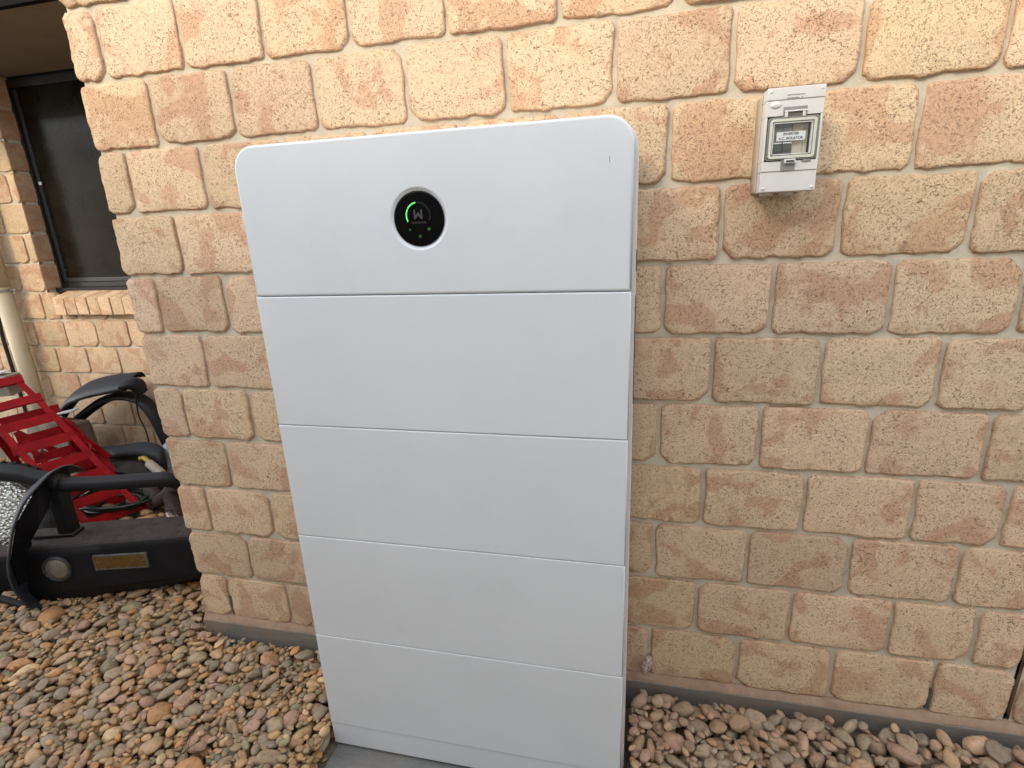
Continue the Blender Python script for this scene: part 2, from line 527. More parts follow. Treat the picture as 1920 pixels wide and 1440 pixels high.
# ------------------------------------------------------------------ tumbled bricks
def outline(wd, hg, chips, n_per=0.011, seed=0, inset=0.0, k=1.0, amp=0.0012, ragged=0.0):
    """closed outline in XZ centred on 0; chips: 4 corner cut sizes (bl, br, tr, tl)"""
    r = random.Random(seed)
    pts = []
    m_of = [max(4, int(round(q / n_per))) for q in (wd, hg, wd, hg)]
    wd, hg = wd - 2 * inset, hg - 2 * inset
    chips = [max(0.002, c * k - 0.6 * inset) for c in chips]
    corners = [(-wd / 2, -hg / 2), (wd / 2, -hg / 2), (wd / 2, hg / 2), (-wd / 2, hg / 2)]
    ph = [(r.uniform(0, 6.28), r.uniform(0.5, 1), f) for f in (3, 5, 8, 13, 21, 34)]
    steps = [r.uniform(-1, 1) for _ in range(24)]
    per = 2 * (wd + hg)
    s_acc = 0
    for e in range(4):
        a, b2 = corners[e], corners[(e + 1) % 4]
        L = math.hypot(b2[0] - a[0], b2[1] - a[1])
        m = m_of[e]
        dx, dz = (b2[0] - a[0]) / L, (b2[1] - a[1]) / L
        nx_, nz_ = dz, -dx                    # outward normal for a counter-clockwise outline
        for i in range(m):
            s = L * i / m
            x, z = a[0] + dx * s, a[1] + dz * s
            ca, cb = chips[e], chips[(e + 1) % 4]
            # cut at corner a: dist s, at corner b: dist L-s
            if s < ca:
                q_ = (ca - s) / 2
                x += dx * q_ - nx_ * q_; z += dz * q_ - nz_ * q_
            elif L - s < cb:
                q_ = (cb - (L - s)) / 2
                x -= dx * q_ + nx_ * q_; z -= dz * q_ + nz_ * q_
            u = (s_acc + s) / per * 2 * math.pi
            d = sum(am * math.sin(f * u + p0) / (1 + 0.12 * f) for p0, am, f in ph) * amp
            if ragged and e == 0:
                st = steps[int(12 * s / L)] * ragged
                d += st - abs(ragged) * 0.3
            pts.append((x + nx_ * d, z + nz_ * d))
        s_acc += L
    return pts

def brick_mesh(wd, hg, seed, depth=0.03, mortar=0.012, chipscale=1.0, fine=1.0):
    r = random.Random(seed * 7 + 1)
    def chip():
        q = r.random()
        if q < 0.25: return r.uniform(0.004, 0.009)
        if q < 0.75: return r.uniform(0.009, 0.019) * chipscale
        return r.uniform(0.021, 0.036) * chipscale
    ch = [chip() for _ in range(4)]
    ch[1] = max(ch[1], chip() * 0.9)          # lower right corners are the most knocked about
    step = 0.011 * fine
    rg = r.uniform(0.0008, 0.0022)
    ks = [0.55, 0.62, 0.82, 1.0, 1.0]
    ins = [0.0, 0.0001, 0.0008, 0.0021, 0.0070]
    ys = [depth, mortar, 0.0034, 0.0006, 0.0]
    rag = [0, 0.5 * rg, 1.1 * rg, rg * 1.9, 0]
    rims = [1, 1, 1.0, 0.75, 0.0]
    vs, rim = [], []
    rings = []
    for q in range(5):
        o = outline(wd, hg, ch, step, seed if q < 2 else seed + (0 if q != 3 else 0), ins[q], ks[q], 0.0011 + 0.0003 * q, rag[q])
        ring = []
        for (x, z) in o:
            yy = ys[q]
            if q in (2, 3):
                yy += r.uniform(-0.0011, 0.0009)
                jx = r.uniform(-0.0006, 0.0006); x += jx; z += jx * 0.8
            ring.append(len(vs)); vs.append((x, yy, z)); rim.append(rims[q])
        rings.append(ring)
    # interior: two shrunken rings and a centre keep the face slightly uneven
    base = rings[4]
    so = Vector((r.uniform(-9, 9), r.uniform(-9, 9), 0))
    bulge = lambda x, z: -0.0016 * mnoise.noise(Vector((x * 14, z * 14, 0)) + so) - 0.0008 * (1 - abs(2 * x / wd)) 
    for sc in (0.62, 0.28):
        ring = []
        for idx in base:
            x, _, z = vs[idx]
            ring.append(len(vs)); vs.append((x * sc, bulge(x * sc, z * sc), z * sc)); rim.append(0)
        rings.append(ring)
    cidx = len(vs); vs.append((0, bulge(0, 0), 0)); rim.append(0)
    fs = []
    n = len(base)
    for a, b2 in zip(rings[:-1], rings[1:]):
        for i in range(n):
            fs.append((a[i], a[(i + 1) % n], b2[(i + 1) % n], b2[i]))
    for i in range(n):
        fs.append((rings[-1][i], rings[-1][(i + 1) % n], cidx))
    me = D.meshes.new('brick')
    me.from_pydata(vs, [], fs)
    at = me.attributes.new('rim', 'FLOAT', 'POINT')
    at.data.foreach_set('value', rim)
    me.polygons.foreach_set('use_smooth', [True] * len(me.polygons))
    me.update()
    return me

seedc = [100]
def put_brick(parent, x0, x1, z0, z1, y=0.0, mat=M_BRICK, depth=0.03, rot=0.0, name='brick', chipscale=1.0, fine=1.0, gap=0.0046):
    seedc[0] += 1
    r = random.Random(seedc[0])
    wd, hg = x1 - x0 - 2 * gap, z1 - z0 - 2 * gap
    me = brick_mesh(wd, hg, seedc[0], depth, chipscale=chipscale, fine=fine)
    me.materials.append(mat)
    o = D.objects.new(name, me); COL.objects.link(o)
    o.parent = parent
    return o, (x0 + x1) / 2, (z0 + z1) / 2, r

# ---- the near wall
wall = empty('brick_wall')
tag(wall, 'near buff tumbled-block wall behind the white battery cabinet, with a corner at its left end', 'wall')
CORNER = -1.475
CTRL = 0.966
XR = 2.30
odd = {  # measured head joints, in pitches from S0, where the photograph lets them be read
    9: [-6.03, -5.01, -4.02, -3.02, -2.01, -1.0, 0.0, 1.0, 2.02], 7: [-6.05, -5, -4, -3, -2, -1, 0, 1, 2.02],
    11: [-6.02, -5, -4, -3, -2, -1, 0, 1, 2], 5: [-6.02, -5, -4, -3, -2, -1, 0, 1, 2], 3: [-6.0, -5, -4, -3, -2, -1, 0, 1, 2],
    1: [-5.97, -4.98, -4, -3, -2, -1, 0, 1, 2.0]}
even = {10: [-6.54, -5.51, -4.53, -3.56, -2.56, -1.5, -.5, .5, 1.5, 2.5], 8: [-6.54, -5.54, -4.5, -3.5, -2.5, -1.5, -.5, .5, 1.5, 2.5],
        6: [-6.53, -5.56, -4.5, -3.5, -2.5, -1.5, -.5, .5, 1.5, 2.5], 4: [-6.5, -5.5, -4.5, -3.5, -2.5, -1.5, -.5, .5, 1.5, 2.5],
        2: [-6.48, -5.48, -4.5, -3.5, -2.5, -1.5, -.5, .5, 1.5, 2.5], 0: [-6.46, -5.47, -4.5, -3.5, -2.5, -1.5, -.5, .5, 1.5, 2.5]}
beds_ctrl = [CTRL]
mesh_cache = {}
for k in range(0, 14):
    base = odd.get(k, odd[11]) if k % 2 else even.get(k, even[10])
    xs = [CORNER] + [S0 + PX * t for t in base]
    if k % 2: xs.append(S0 + PX * 2.785)
    xs.append(CTRL + 0.003)
    z0, z1 = Z0 + PZ * k, Z0 + PZ * (k + 1)
    cur = list(zip(xs[:-1], xs[1:]))
    # beyond the control joint
    xx = CTRL + 0.012
    off = 0.12 if k % 2 else 0.24
    cells = cur[:]
    x2 = xx + off
    cells.append((xx, x2))
    while x2 < XR:
        cells.append((x2, x2 + PX)); x2 += PX
    for ci, (a, b2) in enumerate(cells):
        dep = 0.105 if ci == 0 else 0.03
        o, cx, cz, r = put_brick(wall, a + (0 if ci else -0.0055), b2, z0, z1, depth=dep)
        o.location = (cx + (r.uniform(-1, 1) * .0012 if ci else 0), r.uniform(-0.0022, 0.0018), cz + r.uniform(-1, 1) * 0.001)
        o.rotation_euler = (rad(r.uniform(-0.35, 0.35)), rad(r.uniform(-0.5, 0.5)), rad(r.uniform(-0.3, 0.3)))
ZTOP = Z0 + PZ * 14
# mortar body, struck a little behind the faces (uneven sheet over a solid core)
def mortar_sheet(name, x0, x1, z0, z1, y, parent, mat, nxs, nzs, amp=0.0016, axis='x', back=0.06):
    bm = bmesh.new()
    r = random.Random(5)
    g = []
    for j in range(nzs + 1):
        row = []
        for i in range(nxs + 1):
            x = x0 + (x1 - x0) * i / nxs; z = z0 + (z1 - z0) * j / nzs
            inner = 0 < i < nxs and 0 < j < nzs
            d = r.uniform(-amp, amp) if inner else 0
            row.append(bm.verts.new((x, y + d, z) if axis == 'x' else (y + d, x, z)))
        g.append(row)
    for j in range(nzs):
        for i in range(nxs):
            bm.faces.new((g[j][i], g[j][i + 1], g[j + 1][i + 1], g[j + 1][i]))
    return bm_obj(name, bm, mat, parent, smooth=True)
mortar_sheet('mortar', CORNER + 0.012, CTRL, Z0 - 0.01, ZTOP, 0.0078, wall, M_MORTAR, 110, 110)
mortar_sheet('mortar', CTRL + 0.014, XR + 0.2, Z0 - 0.01, ZTOP, 0.0078, wall, M_MORTAR, 60, 110)
box('control_joint_filler', (CTRL - 0.004, 0.024, Z0 - 0.01), (CTRL + 0.018, 0.03, ZTOP), M_DARKGAP, wall)
box('wall_core', (CORNER + 0.012, 0.031, Z0 - 0.01), (XR + 0.2, 0.10, ZTOP - 0.002), M_MORTAR, wall)
# the side of the corner, running back to the rear wall
CY1 = 1.245
mortar_sheet('mortar', 0.105, CY1, Z0 - 0.01, ZTOP, CORNER + 0.0095, wall, M_MORTAR, 40, 90, axis='y')
for k in range(0, 14):
    ys_ = [0.105 if k % 2 else 0.105 + 0.12]
    first = (0.108, 0.225) if not k % 2 else None
    cells = [] if first is None else [(0.106, 0.226)]
    y2 = 0.226 if first else 0.106
    while y2 < CY1 - 0.02:
        cells.append((y2, min(y2 + PX, CY1))); y2 += PX
    for (a, b2) in cells:
        if b2 - a < 0.04: continue
        key = (round(b2 - a, 2), (k * 3 + int(a * 10)) % 4)
        if key not in mesh_cache:
            me = brick_mesh(b2 - a - 0.011, PZ - 0.011, hash(key) % 1000, 0.03, fine=1.6)
            me.materials.append(M_BRICK)
            mesh_cache[key] = me
        o = D.objects.new('brick', mesh_cache[key]); COL.objects.link(o); o.parent = wall
        o.location = (CORNER, (a + b2) / 2, Z0 + PZ * (k + 0.5)); o.rotation_euler = (0, 0, rad(-90))
# sloping mortar ledge and concrete footing below the first course
bm = bmesh.new()
r = random.Random(3)
prof = [(0.012, 0.160), (0.001, 0.1575), (-0.006, 0.152), (-0.011, 0.146), (-0.014, 0.139)]
n_ = 220
rings = []
for i in range(n_ + 1):
    x = CORNER - 0.004 + (XR + 0.2 - CORNER) * i / n_
    wob = 0.0018 * math.sin(x * 9) + 0.0012 * math.sin(x * 23 + 1)
    rings.append([bm.verts.new((x, y + r.uniform(-.0012, .0012), z + wob + r.uniform(-.0011, .0011))) for y, z in prof])
for i in range(n_):
    for j in range(len(prof) - 1):
        bm.faces.new((rings[i][j], rings[i + 1][j], rings[i + 1][j + 1], rings[i][j + 1]))
bm_obj('mortar_ledge', bm, M_MORTAR_RED, wall, smooth=True)
box('footing', (CORNER - 0.006, -0.016, -0.15), (XR + 0.2, 0.10, 0.1405), M_FOOT, wall, bevel=0.004)
# weep vents in two head joints of the lowest course
for xv, zt in ((S0 + PX * 2.5 - 0.001, 0.232), (S0 - PX * 6.46 + 0.001, 0.238)):
    bm = bmesh.new()
    bm_box(bm, (xv - 0.0048, 0.001, 0.166), (xv - 0.0032, 0.012, zt))
    bm_box(bm, (xv - 0.0010, 0.001, 0.166), (xv + 0.0004, 0.012, zt))
    bm_box(bm, (xv + 0.0030, 0.001, 0.166), (xv + 0.0046, 0.012, zt))
    bm_box(bm, (xv - 0.0048, 0.0045, 0.1655), (xv + 0.0046, 0.012, 0.1665))
    bm_obj('weep_vent', bm, M_WEEP, wall)
# dried pale mortar lump stuck at the foot of the wall
bm = bmesh.new()
bmesh.ops.create_icosphere(bm, subdivisions=3, radius=1)
r = random.Random(8)
for v in bm.verts:
    d = 1 + 0.35 * mnoise.noise(v.co * 2.2) + 0.18 * mnoise.noise(v.co * 6)
    v.co = Vector((v.co.x * 0.0125 * d, v.co.y * 0.010 * d, v.co.z * 0.031 * d))
m_l, n_l, b_l = new_mat('pale_mortar_lump')
cl = ramp(n_l, noise(n_l, pos(n_l), 110, 4, 0.7), [(0.35, (0.22, 0.12, 0.10)), (0.55, (0.55, 0.46, 0.42))])
n_l.links.new(cl, b_l.inputs['Base Color']); b_l.inputs['Roughness'].default_value = 0.9
lump = bm_obj('mortar_lump', bm, m_l, None, smooth=False, loc=(0.064, -0.006, 0.196))
lump.rotation_euler = (0, rad(12), 0)
tag(lump, 'small pale flaky mortar lump stuck on the lowest joint right of the cabinet', 'mortar lump')

# ---- the rear wall (recessed part of the house) with its window
RY = 1.25
rear = empty('brick_wall', (0, 0, 0))
tag(rear, 'set-back buff block wall with the dark window, beyond the near corner', 'wall')
WX0, WX1, WZ0, WZ1 = -3.49, -1.95, 1.20, 2.36
RX0, RX1 = -5.4, CORNER + 0.02
def rear_brick(a, b2, z0, z1, y=RY, fine=1.5, depth=0.03):
    o, cx, cz, r = put_brick(rear, a, b2, z0, z1, depth=depth, fine=fine)
    o.location = (cx, y + r.uniform(-0.002, 0.002), cz)
    o.rotation_euler = (0, rad(r.uniform(-0.4, 0.4)), rad(r.uniform(-0.3, 0.3)))
for k in range(0, 13):
    z0, z1 = Z0 + PZ * k + 0.004, Z0 + PZ * (k + 1) + 0.004
    ph = 0.0 if k % 2 == 0 else 0.12
    x = -3.43 - 8 * PX - ph
    while x < RX1:
        a, b2 = x, x + PX
        x += PX
        if b2 > RX1: b2 = RX1
        if b2 - a < 0.05: continue
        if k >= 6:      # beside the window
            if a > WX0 - 0.03 and b2 < WX1 + 0.03: continue
            if a < WX0 < b2:
                b2 = WX0 + 0.006
            elif a < WX1 < b2:
                a = WX1
            if b2 - a < 0.05: continue
            if a > WX0 - 0.02 and b2 < WX1: continue
            rear_brick(a, b2, z0, z1, depth=0.115 if abs(b2 - WX0 - 0.006) < 1e-6 else 0.03)
        elif k == 5:    # sill course: only thin slips fit under the sill
            if b2 <= -3.40: rear_brick(a, b2, z0, z1)
            elif a < -3.41 < b2:
                rear_brick(a, -3.425, z0, z1)
            if b2 > -3.41 and a < WX1 + 0.05:
                rear_brick(max(a, -3.41), b2, z0 - 0.0, z0 + 0.045, fine=1.2)
            elif a >= WX1 + 0.05: rear_brick(a, b2, z0, z1)
        else:
            rear_brick(a, b2, z0, z1)
for (xa, xb, za, zb) in ((RX0, WX0 - 0.004, Z0, 2.38), (WX0 - 0.004, WX1 + 0.004, Z0, 1.165), (WX1 + 0.004, RX1, Z0, 2.38)):
    mortar_sheet('mortar', xa, xb, za, zb, RY + 0.008, rear, M_MORTAR, max(8, int((xb - xa) / 0.03)), int((zb - za) / 0.03), 0.001)
box('wall_core', (RX0, RY + 0.031, Z0), (WX0 - 0.006, RY + 0.11, 2.375), M_MORTAR, rear)
box('wall_core', (WX0 - 0.006, RY + 0.031, Z0), (WX1 + 0.006, RY + 0.11, 1.162), M_MORTAR, rear)
box('footing', (RX0, RY - 0.02, -0.15), (RX1, RY + 0.11, Z0 - 0.012), M_FOOT, rear, bevel=0.004)
# reveal joints: mortar lips between the reveal bricks
# sill of sloping bricks on edge, each its own piece
def sill_brick(x0, x1, seed):
    r = random.Random(seed)
    bm = bmesh.new()
    j = lambda a=0.0016: r.uniform(-a, a)
    zf = 1.0485 + j(); zt = 1.150 + j(); zb = 1.190 + j()
    yf = RY - 0.043 + j(0.002); yb = RY + 0.096
    P = [(x0 + j(), yf, zf), (x1 + j(), yf, zf), (x1 + j(), yf - 0.002, zt), (x0 + j(), yf - 0.002, zt),
         (x0, yb, zf + 0.03), (x1, yb, zf + 0.03), (x1, yb, zb), (x0, yb, zb)]
    vs = [bm.verts.new(p) for p in P]
    for f in ((0, 1, 2, 3), (3, 2, 6, 7), (4, 7, 6, 5), (0, 3, 7, 4), (1, 5, 6, 2), (0, 4, 5, 1)):
        bm.faces.new([vs[i] for i in f])
    bmesh.ops.recalc_face_normals(bm, faces=bm.faces)
    bmesh.ops.bevel(bm, geom=list(bm.edges), offset=0.0022, segments=2, affect='EDGES')
    return bm_obj('sill_brick', bm, M_SILL, rear, smooth=True, wn=True)
M_SILL = brick_material('sill_brick_face', 1.05)
x = -3.408
i = 0
while x < WX1 - 0.02:
    sill_brick(x + 0.0022, x + 0.0833, 400 + i); x += 0.0855; i += 1
box('sill_mortar', (-3.404, RY - 0.030, 1.054), (WX1, RY + 0.10, 1.14), M_MORTAR_RED, rear)
box('dark_window_backing', (WX0 - 0.08, RY + 0.150, 1.10), (WX1 + 0.08, RY + 0.17, 2.46), M_DARKGAP, rear)  # near-black sheet added to stand for the unlit interior and hide the sky
box('dark_sill_backing', (WX0 - 0.03, RY + 0.062, 1.141), (WX1 + 0.02, RY + 0.149, 1.1995), M_DARKGAP, rear)  # near-black block added to shut out sky light under the window frame
# window
win = empty('window', (0, 0, 0), rear)
FY = RY + 0.098
bm = bmesh.new()
bm_box(bm, (WX0 - 0.05, FY, WZ0), (WX0 + 0.012, FY + 0.05, WZ1), bevel=0.002)
bm_box(bm, (WX0 + 0.0125, FY + 0.002, WZ0), (WX1 + 0.02, FY + 0.05, WZ0 + 0.028), bevel=0.002)
bm_box(bm, (WX0 + 0.0125, FY + 0.002, WZ1 - 0.045), (WX1 + 0.02, FY + 0.05, WZ1), bevel=0.002)
bm_obj('window_frame', bm, M_ALU, win, smooth=True, wn=True)
M_ALU2 = simple('grey_bronze_sash', (0.028, 0.031, 0.034), 0.35)
bm = bmesh.new()
bm_box(bm, (WX0 + 0.014, FY + 0.012, WZ0 + 0.030), (WX0 + 0.040, FY + 0.034, WZ1 - 0.047), bevel=0.003)
bm_box(bm, (WX0 + 0.0405, FY + 0.012, WZ0 + 0.030), (WX1, FY + 0.034, WZ0 + 0.056), bevel=0.003)
bm_box(bm, (WX1 - 0.7, FY + 0.010, WZ0 + 0.057), (WX1 - 0.67, FY + 0.034, WZ1 - 0.047), bevel=0.003)
bm_obj('sash', bm, M_ALU2, win, smooth=True, wn=True)
box('pane', (WX0 + 0.041, FY + 0.022, WZ0 + 0.057), (WX1 - 0.701, FY + 0.026, WZ1 - 0.047), M_SCREEN, win)
box('pane', (WX1 - 0.669, FY + 0.022, WZ0 + 0.057), (WX1, FY + 0.026, WZ1 - 0.047), M_SCREEN, win)
box('latch', (-3.470 + 0.014, FY + 0.004, 1.800), (-3.470 + 0.034, FY + 0.0115, 1.818), M_WHITE, win, bevel=0.002)
box('latch', (WX0 + 0.043, FY + 0.012, 1.300), (WX0 + 0.055, FY + 0.0215, 1.306), M_CHROME, win, bevel=0.001)
# eave over the set-back wall
eave = empty('roof_eave')
tag(eave, 'shaded brown soffit and dark fascia above the set-back window', 'eave')
box('soffit', (-6.5, 0.640, 2.372), (CORNER - 0.012, RY + 0.10, 2.384), M_SOFFIT, eave)
box('fascia', (-6.5, 0.612, 2.355), (CORNER - 0.012, 0.6385, 2.56), M_FASCIA, eave)
bm = bmesh.new()
sweep(bm, [Vector((-6.5, 0.555, 2.53)), Vector((CORNER - 0.012, 0.555, 2.53))],
      [(-0.052, 0.06), (-0.052, -0.05), (-0.03, -0.062), (0.03, -0.062), (0.055, -0.05), (0.055, 0.075), (0.050, 0.075), (0.050, -0.045), (0.027, -0.055), (-0.027, -0.055), (-0.047, -0.046), (-0.047, 0.06)])
bm_obj('gutter', bm, M_FASCIA, eave)
box('roof_sheet', (-6.5, 0.60, 2.562), (CORNER - 0.012, 2.8, 2.585), M_FASCIA, eave)
# downpipe
dp = empty('downpipe', (0, 0, 0))
tag(dp, 'cream painted round downpipe fixed to the set-back wall left of the window', 'downpipe')
PXc = -3.742
bm = bmesh.new()
sweep(bm, [Vector((PXc, RY - 0.062, z)) for z in (0.03, 0.6, 1.225)], circ(0.045, 32), upv=(0, 1, 0))
bm_obj('pipe_length', bm, M_PIPE, dp, smooth=True)
bm = bmesh.new()
sweep(bm, [Vector((PXc, RY - 0.062, z)) for z in (1.2252, 1.8, 2.37)], circ(0.0465, 32), upv=(0, 1, 0))
bm_obj('pipe_length', bm, M_PIPE, dp, smooth=True)
bm = bmesh.new()
sweep(bm, [Vector((PXc, RY - 0.062, z)) for z in (1.196, 1.212)], circ(0.0485, 32), upv=(0, 1, 0))
bm_box(bm, (PXc + 0.044, RY - 0.052, 1.196), (PXc + 0.085, RY - 0.046, 1.212))
bm_box(bm, (PXc + 0.058, RY - 0.060, 1.200), (PXc + 0.066, RY - 0.040, 1.208))
bm_obj('pipe_clip', bm, simple('weathered_clip', (0.30, 0.29, 0.26), 0.5, 0.4), dp)
cb = tube('wall_cable', [(-3.86, RY - 0.02, 1.35), (-3.905, RY - 0.02, 1.05), (-3.92, RY - 0.022, 0.90), (-3.925, RY - 0.02, 0.70), (-3.93, RY - 0.02, 0.1)], 0.011, M_CABLE, None, 10)
tag(cb, 'black cable clipped to the set-back wall left of the downpipe', 'cable')

# unseen wall added behind the camera to shade the foot of the house
nb = empty('shade_wall')
tag(nb, 'tall unseen rendered wall added behind the camera to shade the house', 'wall')
NBY, NBZ = -2.5, 3.13
box('render', (-9, NBY - 0.15, 0.0), (9, NBY, NBZ), M_RENDERWALL, nb)
box('capping', (-9, NBY - 0.18, NBZ + 0.001), (9, NBY + 0.03, NBZ + 0.04), M_FASCIA, nb, bevel=0.004)

# ------------------------------------------------------------------ battery cabinet
cab = empty('battery_cabinet')
tag(cab, 'tall white powder-coated home battery cabinet of stacked modules with a round black display', 'battery cabinet')
CX0, CX1, CF = -0.8055, -0.0035, -0.297
def rr_outline(x0, x1, z0, z1, rtl, rtr, rbr, rbl, seg=10):
    pts = []
    def arc(cx, cz, r, a0, a1):
        if r <= 0.0005: pts.append((cx, cz)); return
        for i in range(seg + 1):
            a = rad(a0 + (a1 - a0) * i / seg)
            pts.append((cx + r * math.cos(a), cz + r * math.sin(a)))
    arc(x0 + rbl, z0 + rbl, rbl, 180, 270)
    arc(x1 - rbr, z0 + rbr, rbr, 270, 360)
    arc(x1 - rtr, z1 - rtr, rtr, 0, 90)
    arc(x0 + rtl, z1 - rtl, rtl, 90, 180)
    return pts
def inset_outline(pts, d):
    n = len(pts); out = []
    for i in range(n):
        p0, p1, p2 = Vector(pts[i - 1]), Vector(pts[i]), Vector(pts[(i + 1) % n])
        a = (p1 - p0).normalized(); b2 = (p2 - p1).normalized()
        na, nb_ = Vector((-a.y, a.x)), Vector((-b2.y, b2.x))
        m = (na + nb_); m = m / max(0.2, m.dot(na)) 
        out.append(tuple(p1 + m * d))
    return out
def panel(name, pts, yf, yb, mat, parent, bev=0.004, bseg=4, hole=None, side_bev=None):
    bm = bmesh.new()
    rings = []
    rings.append([bm.verts.new((x, yb, z)) for x, z in pts])
    for i in range(bseg + 1):
        a = math.pi / 2 * i / bseg
        d = bev * (1 - math.cos(a)); y = yf + bev - bev * math.sin(a)
        o = inset_outline(pts, d) if d > 0 else pts
        rings.append([bm.verts.new((x, y, z)) for x, z in o])
    n = len(pts)
    for a, b2 in zip(rings[:-1], rings[1:]):
        for i in range(n):
            bm.faces.new((a[i], a[(i + 1) % n], b2[(i + 1) % n], b2[i]))
    if hole:
        hx, hz, hr = hole
        hv = [bm.verts.new((hx + hr * math.cos(2 * math.pi * k / 64), yf, hz + hr * math.sin(2 * math.pi * k / 64))) for k in range(64)]
        es = [bm.edges.new((hv[k], hv[(k + 1) % 64])) for k in range(64)]
        oe = [bm.edges.get((rings[-1][i], rings[-1][(i + 1) % n])) for i in range(n)]
        bmesh.ops.triangle_fill(bm, edges=es + oe, use_beauty=True)
    else:
        bm.faces.new(rings[-1])
    bm.faces.new(rings[0])
    return bm_obj(name, bm, mat, parent, smooth=True, wn=True)
seams = [0.0475, 0.1245, 0.4255, 0.727, 1.022, 1.3205, 1.6235]
HX, HZ = -0.4115, 1.467
g = 0.0006
names = ['plinth', 'battery_module', 'battery_module', 'battery_module', 'battery_module', 'inverter_module']
for i, nm in enumerate(names):
    za, zb = seams[i] + (g if i else 0), seams[i + 1] - (g if i < 5 else 0)
    top = i == 5
    pts = rr_outline(CX0, CX1, za, zb, 0.047 if top else 0.0, 0.047 if top else 0.0, 0, 0)
    if top:
        pts = rr_outline(CX0, CX1, za, zb, 0.047, 0.047, 0, 0, 12)
    yf = CF + (0.003 if i == 0 else 0.0)
    p_ = panel(nm, pts, yf, -0.255, M_CAB, cab, bev=0.0062 if top else 0.0030, bseg=4, hole=(HX, HZ, 0.0600) if top else None)
# body behind the covers
bm = bmesh.new()
pts = rr_outline(CX0 + 0.006, 0.0035, 0.0475, 1.6205, 0.045, 0.045, 0, 0, 10)
fr_ = [bm.verts.new((x, -0.2545, z)) for x, z in pts]
bk = [bm.verts.new((x + (0.002 if x > -0.4 else 0), -0.045, z)) for x, z in pts]
for i in range(len(pts)):
    bm.faces.new((fr_[i], fr_[(i + 1) % len(pts)], bk[(i + 1) % len(pts)], bk[i]))
bm.faces.new(fr_); bm.faces.new(bk)
bm_obj('cabinet_body', bm, M_CABSIDE, cab)
box('seam_backing', (CX0 + 0.004, -0.287, 0.06), (CX1 - 0.004, -0.2548, 1.33), M_DARKGAP, cab)
for (za, zb) in ((1.352, 1.392), (1.08, 1.30)):
    box('side_slot', (0.0042, -0.235, za), (0.0056, -0.195, zb), M_DARKGAP, cab)
for fx in (-0.74, -0.07):
    for fy in (-0.265, -0.08):
        bm = bmesh.new()
        lathe(bm, [(0.0001, 0.0), (0.018, 0.0), (0.018, 0.009), (0.0001, 0.009)], (fx, fy, 0.0385), 'z', 20)
        bm_obj('foot', bm, M_GASKET, cab)
# round display: dished surround, bright ring, black glass, lit marks
bm = bmesh.new()
lathe(bm, [(0.0600, CF), (0.0590, CF + 0.0002), (0.0576, CF + 0.0009), (0.0560, CF + 0.0022), (0.0545, CF + 0.0036), (0.0534, CF + 0.0042), (0.0532, CF + 0.0098)], (HX, 0, HZ), 'y', 64)
bm_obj('display_surround', bm, M_CAB, cab, smooth=True)
disp = empty('display', (0, 0, 0), cab)
bm = bmesh.new()
lathe(bm, [(0.0530, CF + 0.0098), (0.0530, CF + 0.0032), (0.0526, CF + 0.0027), (0.0521, CF + 0.0031), (0.0521, CF + 0.0098)], (HX, 0, HZ), 'y', 64)
bm_obj('ring', bm, M_CHROME, disp, smooth=True)
bm = bmesh.new()
lathe(bm, [(0.0520, CF + 0.0098), (0.0520, CF + 0.0032), (0.0510, CF + 0.0022), (0.0485, CF + 0.0020), (0.0001, CF + 0.0020)], (HX, 0, HZ), 'y', 64)
bm_obj('glass', bm, M_GLASSBLACK, disp, smooth=True)
YM = CF + 0.0017
def arc_strip(bm, r0, r1, a0, a1, cx=HX, cz=HZ, y=YM, n=20, th=0.0002):
    a_ = [rad(a0 + (a1 - a0) * i / n) for i in range(n + 1)]
    lo = [bm.verts.new((cx + r0 * math.cos(a), y, cz + r0 * math.sin(a))) for a in a_]
    hi = [bm.verts.new((cx + r1 * math.cos(a), y, cz + r1 * math.sin(a))) for a in a_]
    for i in range(n): bm.faces.new((lo[i], lo[i + 1], hi[i + 1], hi[i]))
def poly(bm, pts, y=YM):
    bm.faces.new([bm.verts.new((HX + x, y, HZ + z)) for x, z in pts])
AC = (HX - 0.001, HZ + 0.0065)
for a0, a1 in ((98, 146), (150, 206)):
    bm = bmesh.new(); arc_strip(bm, 0.0232, 0.0256, a0, a1, *AC)
    bm_obj('charge_segment', bm, M_GREEN, disp)
for a0, a1 in ((34, 90), (-22, 30)):
    bm = bmesh.new(); arc_strip(bm, 0.0250, 0.0256, a0, a1, *AC); arc_strip(bm, 0.0229, 0.0234, a0, a1, *AC)
    arc_strip(bm, 0.0229, 0.0256, a1 - 1.2, a1, *AC, n=2); arc_strip(bm, 0.0229, 0.0256, a0, a0 + 1.2, *AC, n=2)
    bm_obj('charge_segment', bm, M_PRINT, disp)
bm = bmesh.new()      # the block letter W
s_ = 0.0088
zc_ = 0.0085
W1 = [(-1.0, 1.0), (-0.62, 1.0), (-0.62, -0.25), (-0.10, 0.42), (0.10, 0.42), (0.62, -0.25), (0.62, 1.0), (1.0, 1.0), (1.0, -1.0), (0.62, -1.0), (0.0, -0.18), (-0.62, -1.0), (-1.0, -1.0)]
v_ = [bm.verts.new((HX + x * s_ - 0.001, YM, HZ + zc_ + z * s_)) for x, z in W1]
es_ = [bm.edges.new((v_[i], v_[(i + 1) % len(v_)])) for i in range(len(v_))]
bmesh.ops.triangle_fill(bm, edges=es_, use_beauty=True)
bm_obj('logo', bm, simple('logo_print', (0.045, 0.045, 0.047), 0.5), disp)
